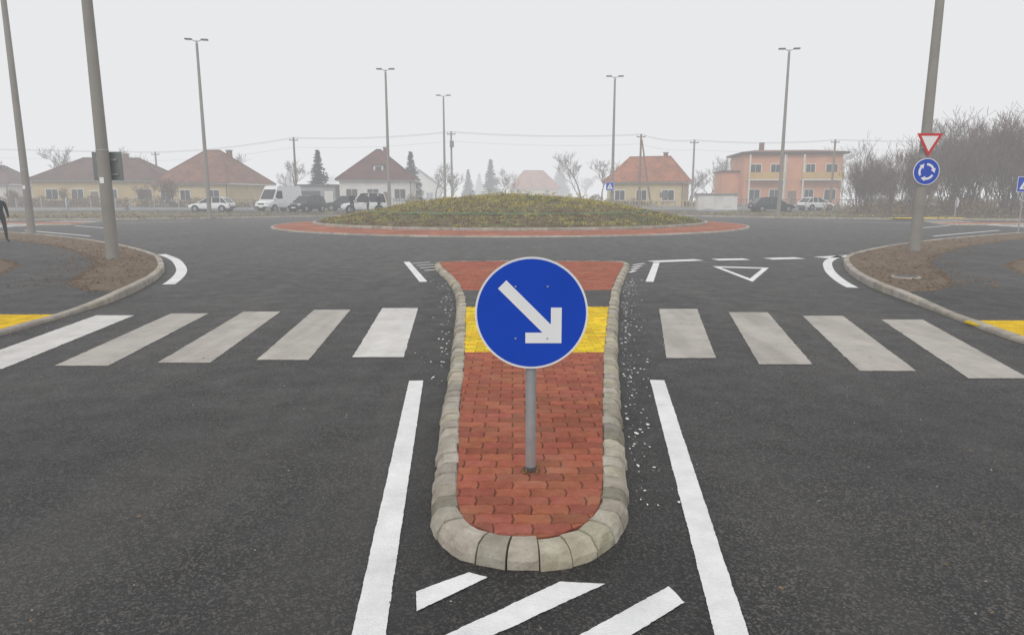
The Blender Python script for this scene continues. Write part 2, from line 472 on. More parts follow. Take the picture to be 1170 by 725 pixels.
# ------------------------------------------------------------------ splitter island
ol = [(-.404,3.14),(-.454,3.80),(-.50,4.39),(-.575,5.99),(-.693,8.01),(-.869,10.44),(-1.17,12.6),(-1.80,15.7),(-1.75,16.25),(-1.2,16.45),
      (.5,16.5),(2.2,16.45),(2.70,16.25),(2.72,15.7),(2.21,13.3),(1.74,10.9),(1.27,8.01),(.968,5.99),(.80,4.76),(.71,4.07),(.635,3.5),(.555,3.10),(.42,2.86),(.25,2.75),(.08,2.72),(-.10,2.75),(-.29,2.87)]
isl = catmull(V2(ol), 6, True)
isl = resample(isl, .03, True)
kerb('island_kerb', isl, -1, .14, .09, .15, M['kerbstone'], closed=True, gap=.005, jit=.009, tv=.15, dark=.22, rough=.006,
     prof=[(0,-.02),(.008,.035),(.030,.070),(.048,.085),(.090,.091),(.128,.090),(.14,.08),(.14,.02)])
inn = offset(isl, -.138, True)
def xr(y):
    xs = []
    n = len(inn)
    for i in range(n):
        a = inn[i]; b = inn[(i+1) % n]
        if (a.y-y)*(b.y-y) <= 0 and a.y != b.y:
            xs.append(a.x+(b.x-a.x)*(y-a.y)/(b.y-a.y))
    return (min(xs), max(xs)) if len(xs) >= 2 else None
ymin = min(p.y for p in inn)+.002; ymax = max(p.y for p in inn)-.002
sheet('island_bed', [(p.x,p.y) for p in resample(inn, .1, True)], M['joint'], z=.076)
def pavers(name, y0, y1, mat, base=.088, studs=False):
    Lx, Wy, a, sd = .185, .098, .009, .008
    vs = []; fs = []; ts = []
    j = 0; y = y0
    while y < y1-.02:
        xo = (j % 2)*Lx/2
        i0 = int(-2.4/Lx)-1
        for i in range(i0, int(3.2/Lx)+1):
            x = i*Lx+xo
            pts = []
            e = [(0,0),(.10,0),(.16,a),(.34,a),(.40,0),(.60,0),(.66,a),(.84,a),(.90,0),(1,0)]
            for k, ee in e: pts.append((x+k*Lx, y+ee))
            pts.append((x+Lx+sd, y+Wy/2))
            for k, ee in e[::-1]: pts.append((x+k*Lx, y+Wy+ee))
            pts.append((x+sd, y+Wy/2))
            q = []
            for px, py in pts:
                py = min(max(py, max(ymin, y0)), min(ymax, y1))
                r = xr(py)
                if not r: q = None; break
                q.append((min(max(px, r[0]), r[1]), py))
            if not q: continue
            w = max(p[0] for p in q)-min(p[0] for p in q); h = max(p[1] for p in q)-min(p[1] for p in q)
            if w < .02 or h < .02: continue
            mx = sum(p[0] for p in q)/len(q); my = sum(p[1] for p in q)/len(q)
            def shr(g):
                fx = max(.2, 1-2*g/w); fy = max(.2, 1-2*g/h)
                return [(mx+(p[0]-mx)*fx, my+(p[1]-my)*fy) for p in q]
            o = len(vs); n = len(q); zz = base+U(-.002,.002); tx = U(-.012,.012); ty = U(-.012,.012)
            vs += [(p[0],p[1],base-.02) for p in shr(.0030)]
            vs += [(p[0],p[1],zz-.0045+(p[0]-mx)*tx+(p[1]-my)*ty) for p in shr(.0030)]
            vs += [(p[0],p[1],zz+(p[0]-mx)*tx+(p[1]-my)*ty) for p in shr(.0065)]
            for rr in (0, 1):
                fs += [(o+rr*n+k, o+rr*n+(k+1) % n, o+rr*n+n+(k+1) % n, o+rr*n+n+k) for k in range(n)]
            fs.append(tuple(range(o+2*n, o+3*n)))
            t = U(.80,1.16); t = (t, t*U(.9,1.12), t*U(.9,1.12)); ts += [t]*(2*n+1)
            if studs and w > .12 and h > .07:
                for cxx in (-.05,0,.05):
                    for cyy in (-.022,.022):
                        o = len(vs); r0 = .014
                        for rr_, z2 in ((r0, .0), (r0*.6, .006)):
                            vs += [(mx+cxx+rr_*math.cos(q_*1.0472), my+cyy+rr_*math.sin(q_*1.0472), zz+z2) for q_ in range(6)]
                        fs += [(o+q_, o+(q_+1) % 6, o+6+(q_+1) % 6, o+6+q_) for q_ in range(6)]+[tuple(range(o+6,o+12))]
                        ts += [t]*7
        y += Wy; j += 1
    return mkobj(name, mkmesh(name, vs, fs, mat, tints=ts))
pavers('red_block_paving', 2.6, 6.60, M['paver'])
pavers('tactile_paving', 6.60, 9.45, M['yellow'], studs=True)
pavers('red_block_paving', 11.2, 16.5, M['paver'])
def islseg(y0, y1, k=8):
    a = []; b = []
    for i in range(k+1):
        y = y0+(y1-y0)*i/k; r = xr(y); a.append((r[0], y)); b.append((r[1], y))
    return a+b[::-1]
sheet('island_crossing_surface', islseg(9.46, 11.19), M['path'], z=.086)

# ------------------------------------------------------------------ road markings
zl = []; zn = []
for k in range(5):
    q = [(-1.90-.955*k, 9.85-.155*k), (-1.375-.955*k, 9.85-.155*k), (-1.10-.93*k, 6.74-.12*k), (-1.62-.93*k, 6.74-.12*k)]
    (zn if k in (0, 4) else zl).append(q)
zr = []
for k in range(4):
    q = [(2.14+.92*k, 9.77-.29*k), (2.69+.92*k, 9.77-.29*k), (2.06+.86*k, 6.70-.26*k), (1.56+.845*k, 6.70-.26*k)]
    zr.append(q)
quadsmesh('zebra_crossing', [ragged(q, .03, .002, .006) for q in zl+zr], M['zebra']); quadsmesh('zebra_crossing', [ragged(q, .03, .002, .006) for q in zn], M['zebra_new'])
def line(a, b, w): return ribbon(V2([a, b]), w)
def at(y, a, b): t = (y-a[1])/(b[1]-a[1]); return (a[0]+(b[0]-a[0])*t, y)
LA, LB = (-.533,2.286), (-.848,5.84); RA, RB = (.816,2.286), (1.289,5.86)
quadsmesh('white_edge_line', [ragged(q, .015, .0009, .003) for q in line(at(-3,LA,LB), LB, .125)+line(at(-3,RA,RB), RB, .125)], M['white'])
hat = [[(-.394,2.565),(-.186,2.712),(-.105,2.672),(-.375,2.43)],
       [(-.30,2.24),(.203,2.640),(.392,2.622),(-.125,2.24)],
       [(.195,2.24),(.655,2.605),(.692,2.49),(.39,2.24)]]
for k in range(3, 7):
    yy = 2.24-.36*k
    xl = at(yy,LA,LB)[0]+.12; xrr = at(yy+.25,RA,RB)[0]-.12
    if xrr-xl > .3: hat.append([(xl,yy),(xl+.15,yy),(xrr,yy+(xrr-xl-.15)*.78),(xrr,yy+(xrr-xl)*.78)])
quadsmesh('hatched_marking', [ragged(q, .012, .0010, .003) for q in hat], M['white'])
mk = []
mk += line((-1.70,13.0),(-2.65,17.1),.15) + line((2.64,13.0),(3.58,16.85),.15)
mk += line((3.52,17.15),(4.85,17.65),.42)+line((5.28,17.7),(6.15,17.85),.45)+line((6.75,17.95),(7.7,18.2),.45)+line((8.3,18.35),(9.5,18.95),.42)
A, B, C = (4.72,16.0), (5.92,15.65), (4.62,13.0)
tri = V2([A,B,C]); cen = sum(tri, Vector((0,0)))/3
inn3 = [cen+(p-cen)*.72 for p in tri]
mk += [(tri[i], tri[(i+1)%3], inn3[(i+1)%3], inn3[i]) for i in range(3)]
for k in range(4):
    mk += line((-2.45+.17*k,16.7-.55*k),(-2.05+.16*k,17.0-.55*k),.09) + line((3.25-.17*k,16.7-.55*k),(2.9-.12*k,16.3-.55*k),.09)
quadsmesh('give_way_marking', mk, M['white'])
def seg(P, y0, y1): return [p for p in P if y0 <= p.y <= y1]
el = ribbon(offset(seg(cSW, 12.2, 19.5), -.34), .22)+ribbon(offset(seg(cSE, 12.0, 19.0), .34), .20)
quadsmesh('white_edge_line', el, M['white'])
ml = []
for sx in (-1, 1):
    ml += line((sx*21.5,36.2),(sx*25.2,39.5),.15)+line((sx*21.5,46.0),(sx*25.2,43),.15)+line((sx*37,41.2),(sx*70,41.2),.12)
    for k in range(5): ml.append([(sx*27.5,35.7+k*.95),(sx*30.5,35.7+k*.95),(sx*30.5,36.15+k*.95),(sx*27.5,36.15+k*.95)])
    for k in range(5): ml.append([(sx*27.5,42.7+k*.9),(sx*30.5,42.7+k*.9),(sx*30.5,43.1+k*.9),(sx*27.5,43.1+k*.9)])
    ml += ribbon([Vector((sx*(17.6+.9*i), 28.6+.72*i)) for i in range(8)], .16)
quadsmesh('road_marking', ml, M['white'])
sp = []
for k in range(600):
    rt = R() < .68
    y = U(3.3,13.5)
    r = [p for p in isl if abs(p.y-y) < .05 and (p.x > .25 if rt else p.x < 0)]
    if not r: continue
    if not rt and y < 5.5: continue
    cx = (max(p.x for p in r)+U(.03,.14)) if rt else (min(p.x for p in r)-U(.04,.16))
    if R() < .45: cx += (1 if rt else -1)*abs(random.gauss(0,.14))
    s = (.0025+.011*R()**2.2)*(1+y*.05); n = 7; a0 = U(0,6); st = U(.8,2.2)
    sp.append([(cx+s*U(.4,1.2)*math.cos(a0+i*2*math.pi/n), y+s*st*U(.5,1.2)*math.sin(a0+i*2*math.pi/n)) for i in range(n)])
quadsmesh('paint_splatter', sp, M['white'], z=.0045)
v_, f_ = [], []
for k in range(420):
    x = U(-5.8,5.5); y = 2+U(0,1)**1.6*14
    if -1.2 < x < 1.6 and y < 16 and R() < .7: continue
    s = U(.004,.016); a = U(0,6); o = len(v_)
    v_ += [(x+s*math.cos(a+i*1.57)*(1 if i % 2 else .55), y+s*math.sin(a+i*1.57)*(1 if i % 2 else .55), .006+U(0,.008)) for i in range(4)]; f_.append((o,o+1,o+2,o+3))
mkobj('leaf_litter', mkmesh('leaf_litter', v_, f_, M['leaf_brown']))
v_, f_ = [], []
for k in range(700):
    y = U(2.2,16); t = R()
    if t < .3: x = -6.0+abs(random.gauss(0,.12)) if y < 10 else U(-5,5)
    elif t < .6: x = 5.6-abs(random.gauss(0,.12)) if y < 8 else U(-5,5)
    else: x = U(-5.5,5.4); y = 2.2+12*R()**2
    if -1 < x < 1.6 and y > 2.6: continue
    clod(v_, f_, x, y, 0.0, U(.002,.008))
mkobj('road_grit', mkmesh('road_grit', v_, f_, M['kerb']))
mh = Obj('manhole_cover', (7.5,12.9,.10)); mh.cyl('frame_ring', (0,0,0),(0,0,.02),.26,.25,M['kerb'],20); mh.cyl('lid', (0,0,.02),(0,0,.03),.20,.19,M['iron'],20); mh.done()

# ------------------------------------------------------------------ central island
CX = -.1
def ring(name, r0, r1, z0, z1, mat, n=160):
    vs = []; fs = []
    for i in range(n):
        t = 2*math.pi*i/n
        vs += [(CX+r1*math.cos(t), CY+r1*math.sin(t), z1), (CX+r0*math.cos(t), CY+r0*math.sin(t), z0)]
    for i in range(n):
        j = (i+1) % n; fs.append((2*i, 2*j, 2*j+1, 2*i+1))
    return mkobj(name, mkmesh(name, vs, fs, mat))
def mat_apron():
    m, nt, b = nmat('apron_blocks')
    g = N(nt, 'ShaderNodeNewGeometry')
    br = N(nt, 'ShaderNodeTexBrick', Scale=3.0); L(nt, g, 0, br, 0)
    br.inputs['Color1'].default_value = (.33,.11,.065,1); br.inputs['Color2'].default_value = (.44,.16,.095,1); br.inputs['Mortar'].default_value = (.18,.11,.08,1)
    c = mixc(nt, 1.0, (br,0), ramp(nt, noi(nt,(g,0),.8,5), .3,.7,(.75,)*3,(1.25,)*3),'MULTIPLY')
    setc(nt, b, c); b.inputs['Roughness'].default_value = .95; b.inputs['Specular IOR Level'].default_value = .15
    return m
ring('red_apron_paving', 11.3, 13.45, .17, .055, mat_apron())
circ = lambda r: [Vector((CX+r*math.cos(t*math.pi/90), CY+r*math.sin(t*math.pi/90))) for t in range(180)]
kerb('apron_kerb', circ(13.6), 1, .16, .06, .8, M['kerb'], closed=True, prof=[(0,-.02),(.03,.05),(.06,.06),(.16,.062),(.16,.0)])
kerb('central_island_kerb', circ(11.4), 1, .16, .30, .6, M['kerb'], closed=True, prof=[(0,.0),(.01,.26),(.03,.28),(.15,.285),(.16,.1)])
def mz(r): 
    t = max(0, 1-(r/11.25)**2); return .24+1.38*t**1.3
vs = [(CX,CY,mz(0))]; fs = []
NR, NA = 16, 72
for i in range(1, NR+1):
    r = 11.25*i/NR
    for j in range(NA):
        t = 2*math.pi*j/NA; vs.append((CX+r*math.cos(t), CY+r*math.sin(t), mz(r)+(.05*noise.noise(Vector((r*math.cos(t),r*math.sin(t),0))) if i < NR else 0)))
for j in range(NA): fs.append((0, 1+j, 1+(j+1) % NA))
for i in range(NR-1):
    for j in range(NA):
        a = 1+i*NA+j; b = 1+i*NA+(j+1) % NA; fs.append((a, a+NA, b+NA, b))
mkobj('planted_mound', mkmesh('planted_mound', vs, fs, M['mulch'], smooth=True))
def leaves(vs, fs, mi, x, y, z, h, w, n, m, size=.1):
    for k in range(n):
        a = U(0,6.28); rr = w*math.sqrt(R()); px = x+rr*math.cos(a); py = y+rr*math.sin(a); pz = z+h*R()
        d = Vector((U(-1,1),U(-1,1),U(.1,1.2))).normalized(); s = size*U(.6,1.4)
        e = d.cross(Vector((U(-1,1),U(-1,1),U(-1,1)))).normalized()*s*.4
        o = len(vs); p = Vector((px,py,pz)); q = p+d*s
        vs += [tuple(p-e*.4), tuple(p+e*.4), tuple(q+e*.6), tuple(q+d*s*.4), tuple(q-e*.6)]
        fs.append((o,o+1,o+2,o+3,o+4)); mi.append(m)
vs, fs, mi = [], [], []
for k in range(4600):
    r = 11.0*math.sqrt(R()); t = U(0,6.283)
    x = r*math.cos(t); y = r*math.sin(t)
    q = noise.noise(Vector((x*.35,y*.35,3.1)))+U(-.2,.2)
    m = 0 if q > .14 else (1 if q > -.14 else 2)
    if r < 7 and R() < .45: m = 1
    if r > 7.5 and R() < .35: m = random.choice((0,2,2))
    h = U(.06,.18)*(1.3 if m == 1 else 1)*(1 if r < 7 else .7)
    leaves(vs, fs, mi, CX+x, CY+y, mz(r)-.02, h, U(.1,.22), 12, m, .062)
for k in range(60):
    r = U(0,6.5); t = U(0,6.283); leaves(vs, fs, mi, CX+r*math.cos(t), CY+r*math.sin(t), mz(r), U(.2,.45), .12, 20, random.choice((1,1,2)), .07)
mkobj('ground_cover_shrubs', mkmesh('ground_cover_shrubs', vs, fs, [M['leaf_green'], M['leaf_yellow'], M['leaf_brown']], mi))
ring('green_edging_strip', 8.25, 8.36, mz(8.25)+.10, mz(8.36)+.09, M['green_edge'])

for sx in (-1, 1):
    P = catmull(V2([(sx*25.5,41.2),(sx*26,39.9),(sx*31,40.4),(sx*35.5,41.0),(sx*35.8,41.3),(sx*35.5,41.5),(sx*31,42.0),(sx*26,42.5)]), 4, True)
    kerb('island_kerb', P, 1 if sx > 0 else -1, .14, .09, .5, M['kerbstone'], closed=True)
    Q = offset(P, (1 if sx > 0 else -1)*.13, True)
    sheet('red_island_paving', Q, M['paver'], z=.085)

# ------------------------------------------------------------------ signs
def disc(o, part, c, r, y0, y1, mat, n=48):
    v, f = tube((c[0], y1, c[1]), (c[0], y0, c[1]), r, r, n); o.add(part, v, f, mat)
def flat(o, part, poly, y, mat):
    a = sum(poly[i][0]*poly[(i+1)%len(poly)][1]-poly[(i+1)%len(poly)][0]*poly[i][1] for i in range(len(poly)))
    idx = list(range(len(poly)))
    if a < 0: idx = idx[::-1]
    o.add(part, [(p[0], y, p[1]) for p in poly], [tuple(idx)], mat)
def annulus(o, part, c, r0, r1, y, mat, a0=0, a1=360, n=64):
    vs = []; fs = []
    for i in range(n+1):
        t = math.radians(a0+(a1-a0)*i/n)
        vs += [(c[0]+r0*math.cos(t), y, c[1]+r0*math.sin(t)), (c[0]+r1*math.cos(t), y, c[1]+r1*math.sin(t))]
    for i in range(n): fs.append((2*i, 2*i+1, 2*i+3, 2*i+2))
    o.add(part, vs, fs, mat)

ks = Obj('keep_right_sign', (.104,3.63,.085))
sz = .905
ks.cyl('post', (0,0,-.02),(0,0,sz+.22),.029,.029,M['steel'],20)
ks.cyl('post_cap', (0,0,sz+.22),(0,0,sz+.23),.031,.028,M['darksteel'],20)
ks.cyl('base_sleeve', (0,0,-.01),(0,0,.028),.034,.032,M['darksteel'],16)
disc(ks, 'panel', (0,sz), .300, -.046, -.042, M['signwhite'], 72)
annulus(ks, 'panel_rim', (0,sz), .296, .302, -.0475, M['signwhite'], n=72)
disc(ks, 'panel_back', (0,sz), .298, -.0415, -.038, M['signgrey'], 72)
disc(ks, 'blue_face', (0,sz), .291, -.0485, -.0465, M['blue'], 72)
ar = [(-46,6.5),(24,6.5),(10.5,20),(19,28.5),(47.5,0),(19,-28.5),(10.5,-20),(24,-6.5),(-46,-6.5)]
k = .6/125; rt = math.sqrt(.5)
pp = []
for s_, t_ in ar:
    pp.append(((s_*rt+t_*rt)*k, sz+(-s_*rt+t_*rt)*k))
flat(ks, 'arrow_shaft', [pp[0],pp[1],pp[7],pp[8]], -.0505, M['signwhite'])
flat(ks, 'arrow_head', [pp[1],pp[2],pp[3],pp[4]], -.0505, M['signwhite'])
flat(ks, 'arrow_head', [pp[4],pp[5],pp[6],pp[7]], -.0505, M['signwhite'])
flat(ks, 'arrow_head', [pp[1],pp[4],pp[7]], -.0505, M['signwhite'])
for dx in (-.085, .085):
    for dz in (-.135, .145):
        disc(ks, 'rivets', (dx, sz+dz), .005, -.0535, -.048, M['steel'], 10)
for dz in (-.135, .145):
    ks.box('bracket', (0,-.022,sz+dz), (.24,.03,.03), M['steel'])
    ks.cyl('clamp', (0,0,sz+dz-.02),(0,0,sz+dz+.02),.035,.035,M['steel'],16)
ks.done()
v_, f_, m_ = [], [], []
leaves(v_, f_, m_, .104, 3.61, .085, .010, .055, 60, 0, .015)
mkobj('weed_tuft', mkmesh('weed_tuft', v_, f_, [M['leaf_brown']], m_))
v_, f_, m_ = [], [], []
for k_ in range(30):
    leaves(v_, f_, m_, U(-.3,.5), U(3.2,6), .086, .003, .02, 2, 0, .009)
mkobj('paving_leaf_litter', mkmesh('paving_leaf_litter', v_, f_, [M['leaf_brown']], m_))

def concrete_pole(name, x, y, h=9.0, r0=.15, r1=.095, base=.1):
    o = Obj(name, (x,y,base))
    o.cyl('mast', (0,0,-.1),(0,0,h),r0,r1,M['concrete'],20)
    o.cyl('top_cap', (0,0,h),(0,0,h+.06),r1+.01,r1*.6,M['steel'],16)
    o.box('number_plate', (0,-r0*.93,1.9), (.10,.012,.14), M['signwhite'])
    o.cyl('steel_band', (0,0,2.6),(0,0,2.63),r0*.90+.008,r0*.90+.008,M['steel'],18)
    return o
o = concrete_pole('concrete_utility_pole', -9.9, 16.9, 9.5)
o.box('sign_back_panel', (0,.17,2.25), (.72,.02,.68), M['signgrey'], .006)
o.box('sign_bracket', (0,.14,2.4), (.5,.03,.04), M['steel']); o.box('sign_bracket', (0,.14,2.05), (.5,.03,.04), M['steel'])
o.done()
concrete_pole('concrete_utility_pole', -19.9, 28.4, 10).done()
o = concrete_pole('concrete_utility_pole', 11.5, 19.5, 9.5)
yy = -.175
tz = 3.02; s_ = .36
T = [(-s_,tz+.21),(s_,tz+.21),(0,tz-.42)]
flat(o, 'yield_red_border', T, yy-.012, M['signred'])
ce = (0, tz); ti = [(ce[0]+(p[0]-ce[0])*.66, ce[1]+(p[1]-ce[1])*.66) for p in T]
flat(o, 'yield_white_face', ti, yy-.015, M['signwhite'])
o.add('yield_back', [(p[0],yy-.008,p[1]) for p in T], [(0,1,2)], M['signgrey'])
rz = 2.20
disc(o, 'roundabout_panel', (0,rz), .365, yy-.012, yy-.006, M['signwhite'], 40)
disc(o, 'roundabout_blue_face', (0,rz), .345, yy-.016, yy-.013, M['blue'], 40)
for a in (20, 140, 260):
    annulus(o, 'roundabout_arrows', (0,rz), .165, .225, yy-.019, M['signwhite'], a, a+72, 14)
    t = math.radians(a+2); c_, s2 = math.cos(t), math.sin(t); tx, tzz = s2, -c_
    flat(o, 'roundabout_arrows', [(c_*.125, rz+s2*.125), (c_*.265, rz+s2*.265), (c_*.195+tx*.12, rz+s2*.195+tzz*.12)], yy-.0195, M['signwhite'])
for z in (3.15,2.85,2.35,2.05): o.box('sign_bracket', (0,-.155,z), (.34,.05,.035), M['steel'])
o.done()

def small_sign(name, x, y, z=2.1, kind='ped', base=.1, s=.6, rot=0):
    o = Obj(name, (x,y,base), rot)
    o.cyl('post', (0,0,0),(0,0,z+s*.55),.03,.03,M['steel'],12)
    if kind == 'ped':
        o.box('panel', (0,-.045,z), (s,.012,s), M['signwhite']); o.box('blue_face', (0,-.0535,z), (s*.94,.004,s*.94), M['blue'])
        flat(o, 'white_triangle', [(-s*.36,z-s*.32),(s*.36,z-s*.32),(0,z+s*.36)], -.058, M['signwhite'])
        h = s*.5
        o.cyl('pictogram', (0,-.0605,z-.02),(0,-.0605,z+h*.22),.02,.02,M['rubber'],6)
        o.cyl('pictogram', (0,-.0605,z-.02),(-.07,-.0605,z-.16),.015,.015,M['rubber'],6)
        o.cyl('pictogram', (0,-.0605,z-.02),(.07,-.0605,z-.16),.015,.015,M['rubber'],6)
    elif kind == 'round':
        disc(o, 'panel', (0,z), s/2, -.05, -.04, M['signwhite'], 32); disc(o, 'blue_face', (0,z), s/2*.94, -.055, -.051, M['blue'], 32)
    else:
        o.box('panel', (0,-.045,z), (s*.8,.012,s*.5), M['signgrey'])
    return o.done()
small_sign('pedestrian_crossing_sign', 22.15, 30, 2.05, 'ped', s=.66)
small_sign('pedestrian_crossing_sign', 9.1, 64.5, 2.5, 'ped', s=.75)
small_sign('keep_right_sign', 26.5, 41.2, 1.2, 'round', .09, s=.6, rot=math.radians(75))
small_sign('keep_right_sign', -26.5, 41.2, 1.2, 'round', .09, s=.6, rot=math.radians(-75))
small_sign('direction_sign', 14.5, 66, 1.7, 'x', s=1.0)

def lamp(x, y, h, two=True, rot=0, base=.1):
    o = Obj('street_lamp', (x,y,base), rot)
    o.cyl('mast', (0,0,-.1),(0,0,h*.985),.16,.085,M['concrete'],16)
    o.cyl('mast_top', (0,0,h*.985),(0,0,h),.06,.05,M['steel'],10)
    for sx in ((-1,1) if two else (1,)):
        o.cyl('arm', (0,0,h-.1),(sx*.35,0,h+.05),.035,.03,M['steel'],8)
        o.box('lamp_head', (sx*.55,0,h+.07), (.5,.24,.10), M['darksteel'], .03)
        o.box('lamp_lens', (sx*.57,0,h+.012), (.34,.17,.02), M['lamp'])
    o.done()
lamp(-22.7,51.7,12.6,True,.2); lamp(-11.0,62,12.4); lamp(-7.5,77.5,12.4); lamp(9.4,65,12.3); lamp(21.2,54.8,12.6,True,-.1)

def upole(x, y, h, arm=1.6, brace=False, mat='wood', box=False):
    o = Obj('utility_pole', (x,y,.0))
    o.cyl('mast', (0,0,-.1),(0,0,h),.16,.11,M[mat],12)
    o.box('cross_arm', (0,0,h-.35), (arm,.1,.1), M['darksteel'])
    for sx in (-.45,0,.45): o.cyl('insulators', (sx*arm,0,h-.3),(sx*arm,0,h-.1),.035,.05,M['frame'],8)
    if brace: o.cyl('brace', (1.6,0,0),(0.1,0,h*.93),.12,.09,M[mat],10)
    if box: o.box('transformer', (.1,-.3,h-1.6), (.5,.4,.8), M['signgrey'], .03)
    o.done()
up = [(-49.5,97,7.8),(-27.4,88,9.0),(-7.8,90,9.9),(16.0,87,9.3),(22.9,88,8.7),(41.5,90,8.9)]
for i, (x,y,h) in enumerate(up): upole(x, y, h, arm=1.1, brace=(i == 3), mat='wood' if i in (1,3,5) else 'concrete', box=(i == 2))
w = Obj('overhead_wires')
pts = [(-110,95,9.6)]+[(a,b,c-.1) for a,b,c in up]+[(75,92,9.3),(120,92,9.3)]
for dx, dz in ((-.5,0),(0,.1),(.5,0),(0,-1.1)):
    for a, b in zip(pts, pts[1:]):
        for i in range(10):
            def pt(t): 
                sag = .35*4*t*(1-t)
                return (a[0]+(b[0]-a[0])*t, a[1]+(b[1]-a[1])*t+dx, a[2]+(b[2]-a[2])*t-sag+dz)
            v, f = tube(pt(i/10), pt((i+1)/10), .009, .009, 3, False); w.add('overhead_wires', v, f, M['darksteel'])
w.done()

# ------------------------------------------------------------------ houses
def house(name, x, y, rot, w, d, eave, ridge, wall, roof, kind='hip', rl=None, wins=(), door=None, chim=(), base=.05, ov=.5, sidewins=()):
    o = Obj(name, (x,y,base), rot)
    o.box('plinth', (0,0,.2), (w+.08,d+.08,.6), M['wall_grey'])
    o.box('walls', (0,0,eave/2+.25), (w,d,eave-.5), M[wall])
    W, D = w/2+ov, d/2+ov
    rl = (w*.35 if rl is None else rl)/2
    e = eave
    if kind == 'hip':
        vs = [(-W,-D,e),(W,-D,e),(W,D,e),(-W,D,e),(-rl,0,ridge),(rl,0,ridge)]
        fs = [(0,1,5,4),(1,2,5),(2,3,4,5),(3,0,4),(3,2,1,0)]
        o.cyl('ridge_tiles', (-rl-.05,0,ridge),(rl+.05,0,ridge),.10,.10,M[roof],8)
        for a_, b_ in ((-W,-rl),(W,rl)):
            for sy in (-1,1): o.cyl('hip_tiles', (a_,sy*D,e+.02),(b_,0,ridge),.08,.08,M[roof],6)
    else:
        vs = [(-W,-D,e-.1),(0,-D,ridge),(0,D,ridge),(-W,D,e-.1),(W,-D,e-.1),(W,D,e-.1),
              (-W,-D,e-.28),(0,-D,ridge-.2),(0,D,ridge-.2),(-W,D,e-.28),(W,-D,e-.28),(W,D,e-.28)]
        fs = [(0,1,2,3),(1,4,5,2),(6,9,8,7),(7,8,11,10),(0,6,7,1),(1,7,10,4),(3,2,8,9),(2,5,11,8),(0,3,9,6),(4,10,11,5)]
        o.add('gables', [(-w/2,-d/2+.001,e-.25),(w/2,-d/2+.001,e-.25),(0,-d/2+.001,ridge-.3)], [(0,1,2)], M[wall])
        o.add('gables', [(-w/2,d/2,e-.25),(w/2,d/2,e-.25),(0,d/2,ridge-.3)], [(0,2,1)], M[wall])
    o.add('roof', vs, fs, M[roof])
    if kind != 'gable_y':
        o.box('fascia', (0,0,e-.1), (2*W-.04,2*D-.04,.18), M['frame'])
        o.box('gutter', (0,-D-.05,e-.04), (2*W,.1,.08), M['darksteel'])
        o.cyl('downpipe', (w/2-.15,-d/2-.08,.3),(w/2-.15,-d/2-.08,e-.2),.05,.05,M['darksteel'],8)
    def win(cx, cz, ww, hh, part='window'):
        o.box(part+'_frames', (cx,-d/2-.02,cz), (ww+.16,.06,hh+.16), M['frame'])
        o.box(part+'_panes', (cx-ww/4,-d/2-.045,cz), (ww/2-.06,.03,hh-.05), M['glass'])
        o.box(part+'_panes', (cx+ww/4,-d/2-.045,cz), (ww/2-.06,.03,hh-.05), M['glass'])
        o.box(part+'_sills', (cx,-d/2-.09,cz-hh/2-.12), (ww+.3,.2,.05), M['frame'])
    for wn in wins: win(*wn)
    for (sx, cy, cz, ww, hh) in sidewins:
        o.box('side_window_frames', (sx*(w/2+.02),cy,cz), (.06,ww+.16,hh+.16), M['frame'])
        o.box('side_window_panes', (sx*(w/2+.045),cy,cz), (.03,ww-.08,hh-.06), M['glass'])
    if door:
        o.box('door_frame', (door,-d/2-.02,1.25), (1.15,.06,2.3), M['frame']); o.box('door', (door,-d/2-.05,1.22), (.95,.04,2.1), M['wood'])
    for cx_, cy_, ch in chim:
        top = ridge-.2+ch
        o.box('chimney', (cx_,cy_,(e+top)/2), (.55,.55,top-e), M['roof_red']); o.box('chimney_cap', (cx_,cy_,top+.04), (.7,.7,.1), M['wall_grey'])
    return o
house('bungalow_house', -52.8, 92, .12, 15.4, 9, 3.7, 6.6, 'wall_yellow', 'roof_brown', 'hip', 7,
      [(-5.5,1.9,1.4,1.3),(-2.5,1.9,1.4,1.3),(1.5,1.9,1.4,1.3),(5.5,1.9,1.8,1.3)], -.5, [(1.5,.8,.8)]).done()
house('bungalow_house', -39.4, 92, -.2, 10.4, 10, 3.3, 7.6, 'wall_cream', 'roof_red', 'hip', 2.2,
      [(-3.6,1.8,1.4,1.3),(-.8,1.8,1.4,1.3),(3.2,1.8,1.6,1.3)], None, [(1.9,.8,.2)]).done()
h = house('hip_roof_house', -18.7, 98, .08, 9.6, 9.6, 3.9, 8.1, 'wall_white', 'roof_dark', 'hip', .6,
      [(-3.2,2.0,1.5,1.3),(-.4,2.0,1.5,1.3),(3.2,2.0,1.5,1.3)], 1.5, [(.9,.5,.5)])
h.box('dormer', (0.3,-2.7,5.4), (1.3,2.0,.8), M['wall_white']); h.box('dormer_roof', (0.3,-2.7,5.86), (1.6,2.3,.12), M['roof_dark']); h.box('dormer_window', (.3,-3.73,5.4), (.8,.06,.5), M['glass']); h.done()
g = Obj('garage', (-27.0,99,.05)); g.box('walls', (0,0,1.55), (5.0,6,3.1), M['wall_grey']); g.box('flat_roof', (0,0,3.2), (5.5,6.5,.2), M['darksteel'])
g.box('garage_door', (-.9,-3.02,1.25), (2.6,.06,2.3), M['cargrey']); g.box('side_panel', (1.6,-3.02,1.3), (1.2,.06,2.2), M['frame']); g.done()
